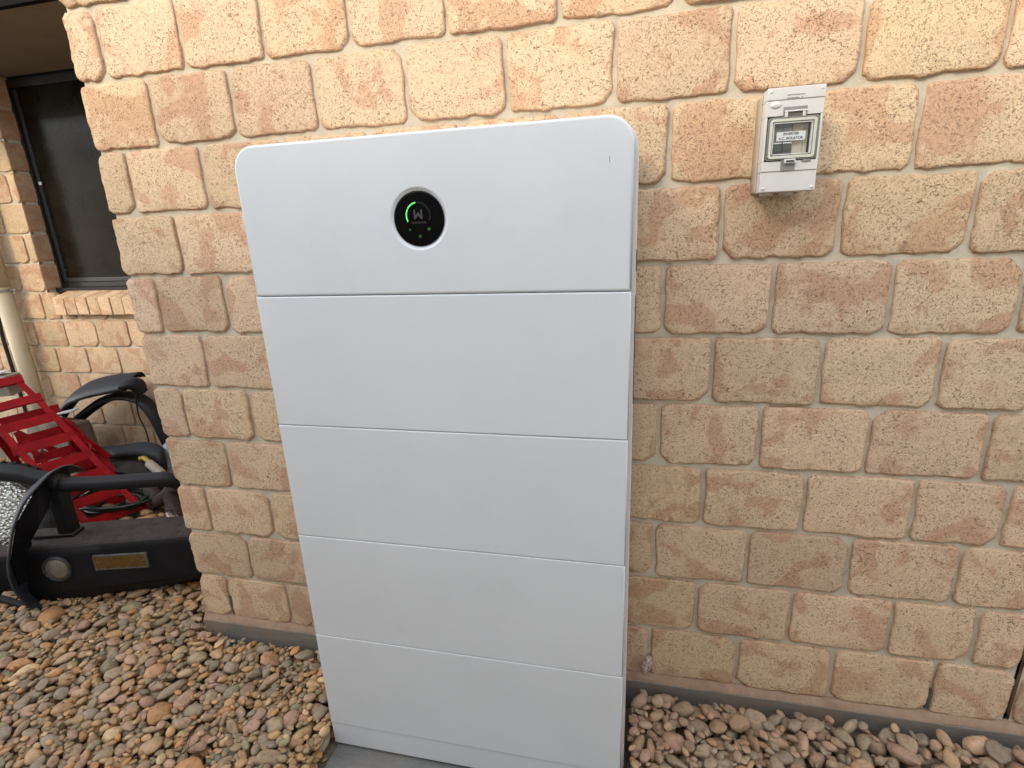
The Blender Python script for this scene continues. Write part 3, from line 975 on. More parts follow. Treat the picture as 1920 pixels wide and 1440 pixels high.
def text(name, body, size, loc, mat, parent, align='CENTER', xs=1.0, rot=(math.pi / 2, 0, 0), ext=0.0, bold=0.0):
    cu = D.curves.new(name, 'FONT')
    cu.body = body; cu.size = size; cu.align_x = align; cu.align_y = 'CENTER'
    cu.extrude = ext; cu.offset = bold
    tmp = D.objects.new('tmp', cu); COL.objects.link(tmp)
    bpy.context.view_layer.update()
    me = D.meshes.new_from_object(tmp.evaluated_get(bpy.context.evaluated_depsgraph_get()))
    D.objects.remove(tmp)
    me.materials.clear(); me.materials.append(mat)
    o = D.objects.new(name, me); COL.objects.link(o)
    o.location = loc; o.rotation_euler = rot; o.scale = (xs, 1, 1)
    o.parent = parent
    return o
text('lettering', 'GOODWE', 0.0058, (HX - 0.0005, YM, HZ - 0.0072), simple('wordmark_print', (0.022, 0.022, 0.023), 0.5), disp, xs=1.15, bold=0.00012)
bm = bmesh.new()      # wifi
for r0, r1 in ((0.0012, 0.0017), (0.0024, 0.0030)): arc_strip(bm, r0, r1, 40, 140, HX - 0.0205, HZ - 0.0210, n=8)
arc_strip(bm, 0.00001, 0.0007, 0, 359, HX - 0.0205, HZ - 0.0212, n=10)
bm_obj('signal_icon', bm, M_GREENDIM, disp)
bm = bmesh.new()
arc_strip(bm, 0.0019, 0.0027, 0, 360, HX + 0.0195, HZ - 0.0195, n=24)
arc_strip(bm, 0.00001, 0.0010, 0, 359, HX + 0.0195, HZ - 0.0195, n=12)
bm_obj('status_icon', bm, M_GREENDIM, disp)
bm = bmesh.new()
arc_strip(bm, 0.0021, 0.0027, 120, 420, HX, HZ - 0.0325, n=24)
arc = [(-0.00035, -0.0298), (0.00035, -0.0298), (0.00035, -0.0325), (-0.00035, -0.0325)]
poly(bm, arc)
bm_obj('power_icon', bm, M_GREENDIM, disp)
# tiny scratch on the cover
bm = bmesh.new()
bm_box(bm, (-0.0462, CF - 0.0003, 1.5465), (-0.0454, CF + 0.0005, 1.5565))
bm_obj('scratch', bm, M_PRINT, cab)
pad = box('concrete_pad', (-0.803, -0.66, -0.03), (0.012, -0.026, 0.038), M_PAD, None, bevel=0.005)
tag(pad, 'rough grey concrete paver under the foot of the white cabinet', 'concrete paver')

# ------------------------------------------------------------------ isolator enclosure
iso = empty('isolator_box')
tag(iso, 'small light grey isolator enclosure with a clear flap on the wall right of the cabinet', 'isolator')
IX0, IX1, IZ0, IZ1 = 0.2425, 0.3445, 1.4905, 1.6780
pts = rr_outline(IX0 + 0.001, IX1 - 0.001, IZ0 + 0.001, IZ1 - 0.001, .004, .004, .004, .004, 4)
panel('enclosure_base', pts, -0.0600, 0.004, M_PLASTBASE, iso, bev=0.001, bseg=2)
pts2 = rr_outline(IX0 + 0.0004, IX1 - 0.0004, IZ0 + 0.0004, IZ1 - 0.0004, .003, .003, .003, .003, 4)
panel('gasket', pts2, -0.0640, -0.0602, M_GASKET, iso, bev=0.0005, bseg=1)
# cover with a window opening: built from bars around the opening
cvx0, cvx1 = IX0 + 0.0115, IX1 - 0.0115         # opening
oz0, oz1 = 1.553, 1.622
lid = empty('enclosure_cover', (0, 0, 0), iso)
YL, YC = -0.0642, -0.100
def lidbar(a, b2, y=YC, bv=0.0016, mat=M_PLAST):
    return (a, b2, y, bv)
bm = bmesh.new()
bm_box(bm, (IX0, YC, oz1 + 0.006), (IX1, YL, IZ1 - 0.022), bevel=0.0014)
bm_box(bm, (IX0, YC - 0.0013, IZ1 - 0.0218), (IX1, YL, IZ1), bevel=0.0016)
bm_box(bm, (IX0, YC, IZ0 + 0.038), (IX1, YL, oz0 - 0.006), bevel=0.0014)
bm_box(bm, (IX0, YC + 0.0016, IZ0), (IX1, YL, IZ0 + 0.0378), bevel=0.0016)
bm_box(bm, (IX0, YC, oz0 - 0.0061), (IX0 + 0.0045, YL, oz1 + 0.0061), bevel=0.0012)
bm_box(bm, (IX1 - 0.0045, YC, oz0 - 0.0061), (IX1, YL, oz1 + 0.0061), bevel=0.0012)
bm_obj('cover_shell', bm, M_PLAST, lid, smooth=True, wn=True)
# recess behind the flap with breaker modules
box('recess_back', (IX0 + 0.004, -0.072, oz0 - 0.006), (IX1 - 0.004, -0.0645, oz1 + 0.006), M_RECESS, lid)
brk = empty('breaker', (0, 0, 0), iso)
for i in range(2):
    xa = IX0 + 0.019 + i * 0.0178
    box('breaker_pole', (xa, -0.086, 1.5600), (xa + 0.0172, -0.0722, 1.6150), M_BREAKER, brk, bevel=0.0008)
    box('toggle', (xa + 0.0006, -0.0915, 1.5650), (xa + 0.0166, -0.0862, 1.5790), M_TOGGLE, brk, bevel=0.0012)
    box('toggle_edge', (xa + 0.0010, -0.0918, 1.5800), (xa + 0.0162, -0.0862, 1.5820), M_LABEL, brk)
    box('print_band', (xa + 0.0004, -0.0866, 1.6080), (xa + 0.0168, -0.08615, 1.6120), simple('teal_grey_print', (0.17, 0.23, 0.23), 0.5), brk)
box('blank_cover', (IX0 + 0.0550, -0.084, 1.5585), (IX0 + 0.0745, -0.0722, 1.6150), M_BLANK, iso, bevel=0.0008)
box('blank_cover', (IX0 + 0.0750, -0.083, 1.5585), (IX0 + 0.0830, -0.0722, 1.6150), M_BLANK, iso, bevel=0.0008)
box('side_shadow_strip', (IX0 + 0.0850, -0.080, 1.562), (IX0 + 0.0868, -0.0722, 1.614), M_GASKET, iso)  # solid black strip drawn as the shadow in the side gap
lb = box('label', (IX0 + 0.0245, -0.0935, 1.5845), (IX0 + 0.0755, -0.0922, 1.6005), M_LABEL, iso)
text('lettering', 'INVERTER', 0.0064, (IX0 + 0.0500, -0.0938, 1.5965), M_INK, iso, bold=0.00018)
text('lettering', 'A.C. ISOLATOR', 0.0064, (IX0 + 0.0500, -0.0938, 1.5885), M_INK, iso, bold=0.00018)
# flap: cream seal, clear cover
def rframe(name, x0, x1, z0, z1, wd, yf, yb, mat, parent, rr=0.005):
    bm = bmesh.new()
    o = rr_outline(x0, x1, z0, z1, rr, rr, rr, rr, 5)
    i_ = inset_outline(o, wd)
    n = len(o)
    A = [bm.verts.new((x, yf, z)) for x, z in o]; B = [bm.verts.new((x, yf, z)) for x, z in i_]
    A2 = [bm.verts.new((x, yb, z)) for x, z in o]; B2 = [bm.verts.new((x, yb, z)) for x, z in i_]
    for k in range(n):
        q = (k + 1) % n
        bm.faces.new((A[k], A[q], B[q], B[k])); bm.faces.new((A2[k], B2[k], B2[q], A2[q]))
        bm.faces.new((A[k], A2[k], A2[q], A[q])); bm.faces.new((B[k], B[q], B2[q], B2[k]))
    return bm_obj(name, bm, mat, parent)
flap = empty('clear_flap', (0, 0, 0), iso)
rframe('channel', IX0 + 0.006, IX1 - 0.006, oz0 - 0.004, oz1 + 0.004, 0.0022, YC - 0.0005, YC + 0.02, M_RECESS, flap)
rframe('seal', IX0 + 0.0095, IX1 - 0.0095, oz0 - 0.001, oz1 + 0.001, 0.0048, YC - 0.0030, YC + 0.006, M_CREAM, flap)
pts = rr_outline(IX0 + 0.0065, IX1 - 0.0065, oz0 - 0.0035, oz1 + 0.0035, .006, .006, .006, .006, 5)
panel('clear_cover', pts, -0.1075, -0.1040, M_CLEAR, flap, bev=0.0015, bseg=2)
rframe('inner_edge', IX0 + 0.0160, IX1 - 0.0160, oz0 + 0.0055, oz1 - 0.0055, 0.0014, YC - 0.0012, YC + 0.008, M_LABEL, flap, 0.003)
# hinge recess above, latch recess below
def recess(name, x0, x1, z0, z1, parent):
    bm = bmesh.new()
    bm_box(bm, (x0, YC - 0.0008, z0), (x1, YC + 0.0022, z1))
    return bm_obj(name, bm, M_RECESS, parent)
recess('hinge_recess', IX0 + 0.031, IX0 + 0.073, oz1 + 0.0042, oz1 + 0.0215, lid)
box('hinge_bar', (IX0 + 0.033, YC - 0.0045, oz1 + 0.0130), (IX0 + 0.0725, YC - 0.0010, oz1 + 0.0148), M_LABEL, flap)
box('hinge_lug', (IX0 + 0.034, YC - 0.0040, oz1 + 0.0036), (IX0 + 0.0390, YC - 0.0010, oz1 + 0.0128), M_PLAST, flap, bevel=0.0004)
box('hinge_lug', (IX0 + 0.0650, YC - 0.0040, oz1 + 0.0036), (IX0 + 0.0700, YC - 0.0010, oz1 + 0.0128), M_PLAST, flap, bevel=0.0004)
box('hinge_well', (IX0 + 0.0395, YC - 0.0012, oz1 + 0.0040), (IX0 + 0.0645, YC - 0.0009, oz1 + 0.0122), simple('well_brown', (0.12, 0.11, 0.10), 0.6), lid)
recess('latch_recess', IX0 + 0.035, IX0 + 0.061, oz0 - 0.0235, oz0 - 0.0042, lid)
bm = bmesh.new()
bm_box(bm, (IX0 + 0.039, YC - 0.0085, oz0 - 0.0105), (IX0 + 0.0595, YC - 0.0050, oz0 - 0.0030), bevel=0.0006)
bm_obj('latch_tab', bm, M_PLAST, flap, smooth=True, wn=True)
box('latch_slot', (IX0 + 0.0425, YC - 0.0090, oz0 - 0.0088), (IX0 + 0.0575, YC - 0.0082, oz0 - 0.0058), M_GASKET, flap)
bm = bmesh.new()
bmesh.ops.create_uvsphere(bm, u_segments=24, v_segments=12, radius=1)
for v in bm.verts: v.co = Vector((v.co.x * 0.0098, v.co.y * 0.0035, v.co.z * 0.0062)) + Vector((IX0 + 0.0170, YC - 0.0004, 1.6480))
bm_obj('blanking_plug', bm, M_PLAST, iso, smooth=True)
bm = bmesh.new()
bmesh.ops.create_uvsphere(bm, u_segments=20, v_segments=10, radius=1)
for v in bm.verts: v.co = Vector((v.co.x * 0.0095, v.co.y * 0.0012, v.co.z * 0.0030)) + Vector((IX0 + 0.0800, YC - 0.0003, oz0 - 0.0075))
bm_obj('drain_dimple', bm, M_RECESS, iso, smooth=True)
for sx, sz in ((IX0 + 0.0065, IZ1 - 0.0065), (IX1 - 0.0065, IZ1 - 0.0065), (IX0 + 0.0065, IZ0 + 0.0065), (IX1 - 0.0065, IZ0 + 0.0065)):
    bm = bmesh.new()
    lathe(bm, [(0.0034, 0.0008), (0.0034, -0.0003), (0.0030, -0.0014), (0.0001, -0.0018)], (sx, YC + (0.0 if sz > 1.6 else 0.0016), sz), 'y', 16)
    bm_obj('screw', bm, M_PLAST, iso, smooth=True)
bm = bmesh.new()      # two lines of moulded print too small to read
r = random.Random(2)
for zz, x_end in ((1.6638, 0.066), (1.6585, 0.056)):
    xx = IX0 + 0.036
    while xx < IX0 + x_end:
        wl = r.uniform(0.0008, 0.0022)
        bm_box(bm, (xx, YC - 0.00155, zz - r.uniform(0.0007, 0.0012)), (xx + wl, YC - 0.00125, zz + r.uniform(0.0005, 0.0012)))
        xx += wl + r.uniform(0.0003, 0.0008)
bm_box(bm, (IX0 + 0.0605, YC - 0.00155, 1.6576), (IX0 + 0.0630, YC - 0.00125, 1.6596))
bm_obj('print', bm, M_GREYINK, iso)
bm = bmesh.new()
for xg in (IX0 + 0.028, IX0 + 0.066):
    lathe(bm, [(0.0001, -0.005), (0.013, -0.005), (0.014, -0.003), (0.014, 0.002)], (xg, -0.030, IZ0 + 0.0005), 'z', 24)
bm_obj('conduit_bosses', bm, M_PLASTBASE, iso, smooth=True)

# ------------------------------------------------------------------ bull bar lying in front of the recess
BA = rad(15)
bub = Vector((math.cos(BA), math.sin(BA), 0)); bvb = Vector((-math.sin(BA), math.cos(BA), 0))
BO = Vector((-2.163, 0.0, 0))
def BL(u, v, z): return BO + bub * u + bvb * v + Vector((0, 0, z))
bar = empty('bull_bar')
tag(bar, 'dusty black steel bull bar with a round lamp and amber plate, lying on the pebbles', 'bull bar')
def loft(name, sections, mat, parent, smooth=True, closed=True, bevel=0.0):
    bm = bmesh.new()
    rings = [[bm.verts.new(p) for p in s] for s in sections]
    m = len(rings[0])
    for a, b2 in zip(rings[:-1], rings[1:]):
        for j in range(m if closed else m - 1):
            bm.faces.new((a[j], a[(j + 1) % m], b2[(j + 1) % m], b2[j]))
    if closed:
        bm.faces.new(list(reversed(rings[0]))); bm.faces.new(rings[-1])
    bmesh.ops.recalc_face_normals(bm, faces=bm.faces)
    if bevel:
        es = [e for e in bm.edges if len(e.link_faces) == 2 and e.calc_face_angle(0) > 0.45]
        bmesh.ops.bevel(bm, geom=es, offset=bevel, segments=3, affect='EDGES')
    return bm_obj(name, bm, mat, parent, smooth=smooth, wn=True)
def bsec(u, vf, ztop, zmid, vch, zbot, vback, lean=0.0):
    return [BL(u, vf, zmid), BL(u, vf + 0.006 + lean, ztop - 0.03), BL(u, vf + 0.022 + lean, ztop), BL(u, vback, ztop + 0.004), BL(u, vback, zbot + 0.02), BL(u, vch, zbot)]
loft('bumper_shell', [bsec(-0.135, 0.040, 0.325, 0.17, 0.06, 0.055, 0.10), bsec(-0.105, 0.004, 0.338, 0.16, 0.04, 0.05, 0.155),
                      bsec(0.02, 0.0, 0.342, 0.155, 0.055, 0.052, 0.195), bsec(0.20, 0.0, 0.350, 0.165, 0.085, 0.060, 0.190), bsec(0.50, 0.0, 0.358, 0.185, 0.13, 0.075, 0.175),
                      bsec(0.85, 0.05, 0.345, 0.20, 0.16, 0.09, 0.175)], M_BAR, bar, bevel=0.006)
# recessed centre section continuing to the left
loft('centre_panel', [bsec(-1.05, 0.10, 0.27, 0.15, 0.12, 0.06, 0.20), bsec(-0.70, 0.085, 0.27, 0.15, 0.11, 0.06, 0.20), bsec(-0.137, 0.075, 0.27, 0.15, 0.10, 0.06, 0.16)], M_BAR, bar, bevel=0.005)
tube('lower_rail', [BL(-0.65, 0.055, 0.155), BL(-0.30, 0.03, 0.135), BL(-0.13, 0.00, 0.10), BL(-0.03, 0.012, 0.068)], 0.013, M_BARTUBE, bar)
# strap hoop
hq = [(.046, .175, .578), (.040, .155, .600), (.03, .127, .610), (.02, .088, .606), (.005, .05, .582), (-.02, .011, .542), (-.05, -.018, .470), (-.07, -.037, .397), (-.085, -.050, .333), (-.095, -.050, .268), (-.10, -.040, .215), (-.102, -.015, .14), (-.10, .02, .09)]
hp = [BL(u_, v_ - 0.0, z_ + 0.004) for u_, v_, z_ in hq]
bm = bmesh.new()
path = smooth_path(hp, 8)
sweep(bm, path, [(-0.042, -0.004), (0.042, -0.004), (0.042, 0.003), (0.036, 0.005), (-0.036, 0.005), (-0.042, 0.003)], upv=tuple(bvb))
bm_obj('hoop_strap', bm, dusty_black('scuffed_strap', (0.034, 0.037, 0.044), (0.10, 0.10, 0.105), 0.8, 0.5, False), bar, smooth=True, wn=True)
# web plate inside the hoop
bm = bmesh.new()
inn = [(.036, .175, .50), (.02, .105, .515), (-.005, .065, .47), (-.04, .045, .41), (-.078, .045, .362)]
wo_ = [bm.verts.new(BL(u_, v_ + 0.004, z_ - 0.002)) for u_, v_, z_ in (hq[1], hq[2], hq[4], hq[6], hq[8])]
wi_ = [bm.verts.new(BL(*q)) for q in inn]
for i_ in range(4): bm.faces.new((wo_[i_], wo_[i_ + 1], wi_[i_ + 1], wi_[i_]))
bx_ = bm.verts.new(BL(-.10, .03, .20)); by_ = bm.verts.new(BL(-.10, -.035, .22))
bm.faces.new((wo_[4], by_, bx_, wi_[4]))
ex = bmesh.ops.extrude_face_region(bm, geom=list(bm.faces))
for v in ex['geom']:
    if isinstance(v, bmesh.types.BMVert): v.co += bub * 0.006
bm_obj('hoop_web', bm, M_BAR, bar)
tube('top_tube', [BL(-1.1, 0.10, 0.655), BL(-0.6, 0.10, 0.650), BL(-0.16, 0.10, 0.628), BL(-0.03, 0.10, 0.596), BL(0.06, 0.10, 0.572)], 0.031, M_BARTUBE, bar, 24)
tube('top_tube', [BL(0.055, 0.10, 0.565), BL(0.20, 0.10, 0.560), BL(0.40, 0.10, 0.562), BL(0.455, 0.105, 0.556), BL(0.49, 0.13, 0.52), BL(0.53, 0.16, 0.42), BL(0.55, 0.17, 0.33)], 0.029, M_BARTUBE, bar, 24)
Mb = Matrix.Translation(BO) @ Matrix.Rotation(BA, 4, 'Z')
box('post', (-0.005, 0.085, 0.352), (0.050, 0.135, 0.565), M_BAR, bar, bevel=0.006, M=Mb)
box('post_foot', (-0.12, 0.08, 0.343), (0.058, 0.142, 0.358), M_BAR, bar, bevel=0.004, M=Mb)
bm = bmesh.new()
LC = (0.029, 0.0, 0.2565)
lathe(bm, [(0.053, 0.008), (0.053, -0.003), (0.049, -0.0065), (0.045, -0.003), (0.0445, 0.004)], LC, 'y', 40)
for v in bm.verts: v.co = Mb @ v.co
lampo = empty('fog_lamp', (0, 0, 0), bar)
bm_obj('lamp_ring', bm, simple('scuffed_ring', (0.035, 0.035, 0.036), 0.5, var=0.6, vs=50), lampo, smooth=True)
bm = bmesh.new()
lathe(bm, [(0.0444, 0.001), (0.042, -0.003), (0.033, -0.007), (0.017, -0.0095), (0.0001, -0.0105)], LC, 'y', 40)
for v in bm.verts: v.co = Mb @ v.co
bm_obj('lens', bm, M_LAMPGLASS, lampo, smooth=True)
box('marker_plate', (0.182, -0.0045, 0.2495), (0.371, 0.004, 0.3015), M_PLATE, bar, bevel=0.0015, M=Mb)
bm = bmesh.new()
for (a, b2, c_, d_) in ((0.176, 0.377, 0.3018, 0.3065), (0.176, 0.377, 0.2445, 0.2492), (0.176, 0.1817, 0.2492, 0.3018), (0.3713, 0.377, 0.2492, 0.3018)):
    bm_box(bm, (a, -0.0055, c_), (b2, 0.004, d_), Mb)
bm_obj('plate_rim', bm, simple('worn_plate_rim', (0.10, 0.095, 0.085), 0.5, var=0.4, vs=60), bar)
for xs_ in (0.192, 0.361):
    bm = bmesh.new()
    lathe(bm, [(0.005, 0.0), (0.005, -0.002), (0.0001, -0.003)], (xs_, -0.004, 0.275), 'y', 14)
    for v in bm.verts: v.co = Mb @ v.co
    bm_obj('rivet', bm, M_PLATE, bar, smooth=True)

# ------------------------------------------------------------------ red steel wheel ramps
def angle_bar(name, a, b2, nrm, wdt, dep, mat, parent, th=0.004, flip=1):
    """L-section from a to b2: one leg facing nrm (width wdt), the other going back (dep)"""
    a, b2, nrm = Vector(a), Vector(b2), Vector(nrm).normalized()
    d = (b2 - a).normalized()
    s = d.cross(nrm).normalized() * flip
    nrm = s.cross(d) if flip > 0 else d.cross(s)
    bm = bmesh.new()
    sec = [(0, 0), (wdt, 0), (wdt, -th), (th, -th), (th, -dep), (0, -dep)]
    A = [bm.verts.new(a + s * x + nrm * y) for x, y in sec]
    B = [bm.verts.new(b2 + s * x + nrm * y) for x, y in sec]
    n = len(sec)
    for i in range(n): bm.faces.new((A[i], A[(i + 1) % n], B[(i + 1) % n], B[i]))
    bm.faces.new(A); bm.faces.new(B)
    bmesh.ops.recalc_face_normals(bm, faces=bm.faces)
    bmesh.ops.bevel(bm, geom=list(bm.edges), offset=0.0012, segments=1, affect='EDGES')
    return bm_obj(name, bm, mat, parent)
RA, RB = Vector((-2.505, 0.710, 0.085)), Vector((-2.652, 0.505, 0.085))
RD = Vector((-0.648, 0.030, 0.760)).normalized()
RW = (RA - RB).normalized()
RN = RW.cross(RD).normalized()
if RN.y > 0: RN = -RN
UP = Vector((-3.142, 0.73, 0.83)) - Vector((-2.933, 0.73, 0.605))
def ramp_piece(off, label, tmax=0.665, ramp_up=True, shift=(0, 0, 0)):
    rp = empty('wheel_ramp')
    tag(rp, label, 'car ramp', 'pair of red steel car ramps')
    sh = Vector(shift)
    A0, B0 = RA + sh, RB + sh
    At, Bt = A0 + RD * tmax, B0 + RD * (tmax - 0.03)
    angle_bar('side_rail', A0 - RD * 0.02, At, RN, 0.030, 0.034, M_RED, rp, flip=-1)
    angle_bar('side_rail', B0 - RD * 0.02, Bt, RN, 0.030, 0.034, M_RED, rp, flip=1)
    if ramp_up:
        U = UP.normalized()
        Au, Bu = At + U * 0.26, Bt + U * 0.26
        angle_bar('side_rail', At, Au, RN, 0.028, 0.034, M_RED, rp, flip=-1)
        angle_bar('side_rail', Bt, Bu, RN, 0.028, 0.034, M_RED, rp, flip=1)
        for tt in (0.115, 0.25):
            angle_bar('rung', Bt + U * tt + RN * .004 - RW * .01, At + U * tt + RN * .004 + RW * 0.005, RN, 0.045, 0.016, M_RED, rp, flip=-1)
    for t in (0.028, 0.152, 0.282, 0.398, 0.528, 0.662):
        a = B0 + RD * (t + 0.010) + RN * 0.006 - RW * 0.004
        b2 = A0 + RD * (t + 0.032) + RN * 0.006 + RW * 0.004
        angle_bar('rung', a, b2, (RW.y * 0.92, -RW.x * 0.92, 0.40), 0.049, 0.024, M_RED, rp, flip=1)
    return rp, A0, B0, At, Bt
rp1, A0, B0, At, Bt = ramp_piece(0, 'front red steel car ramp with ladder rungs leaning behind the bull bar')
# base frame and struts of the front ramp
Ab, Bb = Vector((-3.28, 1.02, 0.09)), Vector((-3.50, 0.92, 0.10))
angle_bar('base_rail', B0, Bb, (0.2, -0.6, 0.75), 0.032, 0.03, M_RED, rp1)
angle_bar('base_rail', A0, Ab, (0.2, -0.6, 0.75), 0.032, 0.03, M_RED, rp1)
for p, q in ((At + Vector((0, 0, -.02)), Vector((-3.02, 0.92, 0.10))), (Bt + Vector((0, 0, -.02)), Vector((-3.20, 0.72, 0.10))),
             (A0 + RD * 0.42, Vector((-2.98, 0.86, 0.36))), (Vector((-3.12, 0.84, 0.55)), Vector((-2.86, 0.88, 0.30)))):
    angle_bar('strut', p, q, (0.5, -0.8, 0.3), 0.026, 0.022, M_RED, rp1)
rp2, A2, B2, At2, Bt2 = ramp_piece(0, 'rear red steel car ramp half hidden beneath the front one', tmax=0.60, ramp_up=False, shift=(-0.20, 0.16, -0.02))
for p, q in ((B2 + RD * 0.38, Vector((-3.42, 0.92, 0.28))), (Vector((-3.36, 0.80, 0.46)), Vector((-3.05, 0.92, 0.20)))):
    angle_bar('strut', p, q, (0.5, -0.8, 0.3), 0.030, 0.022, M_RED, rp2)
cardb = box('board_box', (-0.13, -0.05, 0.0), (0.13, 0.05, 0.105), M_CARD, None, bevel=0.003,
            M=Matrix.Translation((-3.305, 0.70, 0.705)) @ Matrix.Rotation(rad(18), 4, 'Z'))
tag(cardb, 'grey board box wedged on top of the red ramps at the picture edge', 'box')
scr = box('white_scrap', (-0.10, -0.03, 0.0), (0.10, 0.04, 0.006), M_WHITE, None, bevel=0.001,
          M=Matrix.Translation((-3.30, 0.69, 0.813)) @ Matrix.Rotation(rad(24), 4, 'Z') @ Matrix.Rotation(rad(-6), 4, 'Y'))
tag(scr, 'thin white sheet lying on the grey box above the ramps', 'sheet')
scr2 = box('white_scrap', (-0.16, -0.02, 0.0), (0.16, 0.035, 0.008), M_WHITE, None, bevel=0.001,
           M=Matrix.Translation((-3.30, 0.93, 0.50)) @ Matrix.Rotation(rad(12), 4, 'Z') @ Matrix.Rotation(rad(-10), 4, 'Y'))
tag(scr2, 'dull white strip seen through the gap below the top ramp rung', 'strip')
slab = box('stone_slab', (-0.20, -0.05, 0.0), (0.20, 0.10, 0.40), simple('grey_brown_stone', (0.20, 0.17, 0.13), 0.9, var=0.25, vs=20, bs=0.5, bscale=60), None, bevel=0.02,  # mottled grey-brown stone colour
           M=Matrix.Translation((-3.42, 1.02, 0.03)) @ Matrix.Rotation(rad(-8), 4, 'Z'))
tag(slab, 'rough grey-brown block standing behind the ramps at the pipe foot', 'stone block')

# ------------------------------------------------------------------ wheel-arch flares
def flare(name, pts, widths, out, mat, lip=0.02):
    """swept flexible strip: pts along the arch, out = depth direction"""
    path = smooth_path(pts, 6)
    n = len(path)
    bm = bmesh.new()
    o = Vector(out).normalized()
    rings = []
    cen = sum(path, Vector()) / n
    for i, p in enumerate(path):
        t = (path[min(i + 1, n - 1)] - path[max(i - 1, 0)]).normalized()
        nn = t.cross(o).normalized()
        f = i / (n - 1)
        k = np.interp(f, np.linspace(0, 1, len(widths)), widths)
        sec = [(-0.55, -0.016), (-0.50, 0.0), (-0.2, 0.010), (0.15, 0.012), (0.45, 0.004), (0.52, -0.010), (0.50, -0.040), (0.47, -0.040), (0.49, -0.012), (0.42, -0.001), (0.15, 0.007), (-0.2, 0.005), (-0.47, -0.004), (-0.52, -0.018)]
        rings.append([bm.verts.new(p + o * (a * k) + nn * b2) for a, b2 in sec])
    m = len(rings[0])
    for i in range(n - 1):
        for j in range(m): bm.faces.new((rings[i][j], rings[i][(j + 1) % m], rings[i + 1][(j + 1) % m], rings[i + 1][j]))
    bm.faces.new(rings[0]); bm.faces.new(rings[-1])
    return bm_obj(name, bm, mat, None, smooth=True)
fl = empty('wheel_flare')
for nm_, pts_, wd_, out_ in (
        ('flare_skirt', [(-3.45, 1.06, 0.43), (-3.34, 1.06, 0.525), (-3.22, 1.06, 0.605), (-3.08, 1.06, 0.650), (-2.93, 1.06, 0.678), (-2.78, 1.06, 0.698)], [0.07, 0.12, 0.16, 0.15, 0.13], (0.05, 0.85, 0.50)),
        ('inner_band', [(-3.38, 1.10, 0.40), (-3.25, 1.10, 0.48), (-3.10, 1.10, 0.555), (-2.95, 1.10, 0.590), (-2.82, 1.10, 0.575), (-2.74, 1.10, 0.50), (-2.69, 1.10, 0.38), (-2.66, 1.10, 0.22), (-2.65, 1.10, 0.08)], [0.04, 0.06, 0.07, 0.09, 0.06], (0.10, 0.90, 0.35)),
        ('end_flap', [(-2.79, 1.02, 0.695), (-2.76, 1.03, 0.690), (-2.74, 1.05, 0.665), (-2.735, 1.06, 0.62)], [0.10, 0.09, 0.06], (0.2, 0.9, 0.3))):
    o_ = flare(nm_, pts_, wd_, out_, M_RUBBER); o_.parent = fl
tag(fl, 'arched black plastic wheel flare leaning against the set-back wall', 'wheel flare')
fl2 = flare('wheel_flare', [(-3.25, 0.96, 0.20), (-3.05, 0.95, 0.275), (-2.86, 0.94, 0.305), (-2.70, 0.93, 0.335), (-2.60, 0.92, 0.325), (-2.55, 0.91, 0.295), (-2.54, 0.90, 0.20)],
            [0.06, 0.08, 0.085, 0.06], (0.05, 0.75, 0.65), M_RUBBER)
tag(fl2, 'low curved black plastic trim lying behind the ramps on the pebbles', 'wheel flare')
dk = flare('inner_liner', [(-3.15, 1.02, 0.09), (-2.98, 1.00, 0.21), (-2.82, 0.99, 0.25), (-2.68, 0.97, 0.21), (-2.60, 0.96, 0.10)], [0.2, 0.26, 0.2], (0, 0.9, 0.2), M_BAR)
tag(dk, 'dark curved liner sheet beneath the low black trim', 'liner')
cb2 = tube('thin_cable', [(-2.79, 1.06, 0.60), (-2.815, 1.07, 0.54), (-2.842, 1.09, 0.45), (-2.83, 1.10, 0.36), (-2.835, 1.10, 0.24), (-2.85, 1.10, 0.10)], 0.0042, M_CABLE, None, 8)
tag(cb2, 'thin dark cable hanging under the arched black flare', 'cable')
bm = bmesh.new()
bmesh.ops.create_icosphere(bm, subdivisions=4, radius=1)
for v in bm.verts:
    d = 1 + 0.22 * mnoise.noise(v.co * 2.0 + Vector((3, 0, 0))) + 0.10 * mnoise.noise(v.co * 6)
    v.co = Vector((v.co.x * 0.085 * d, v.co.y * 0.10 * d, v.co.z * 0.13 * d))
bag = bm_obj('plastic_bag', bm, M_BAG, None, smooth=True, loc=(-2.60, 1.08, 0.215))
tag(bag, 'crumpled pale blue bag behind the low black trim near the wall corner', 'bag')
yh = tube('tool_handle', [(-2.665, 0.885, 0.292), (-2.63, 0.88, 0.298), (-2.60, 0.87, 0.288), (-2.575, 0.865, 0.272)], 0.013, M_YELLOW, None, 12, scale=None)
tag(yh, 'yellow tool handle poking from under the low black trim', 'tool handle')
bp = tube('plastic_tube', [(-2.585, 0.862, 0.278), (-2.54, 0.85, 0.258), (-2.49, 0.84, 0.230)], 0.024, M_BEIGE, None, 16)
tag(bp, 'short beige plastic tube beside the yellow handle', 'tube')
exh = empty('exhaust_pipe')
tag(exh, 'rusty brown bent exhaust pipe with a bright end beside the wall corner', 'exhaust pipe')
tube('pipe_run', [(-2.66, 0.86, 0.165), (-2.58, 0.82, 0.170), (-2.50, 0.77, 0.145), (-2.455, 0.75, 0.120), (-2.40, 0.75, 0.150), (-2.355, 0.76, 0.19), (-2.30, 0.79, 0.20)], 0.034, M_RUST, exh, 20)
tube('pipe_elbow', [(-2.375, 0.755, 0.185), (-2.35, 0.735, 0.13), (-2.32, 0.70, 0.09), (-2.28, 0.66, 0.075)], 0.036, M_RUST, exh, 20)
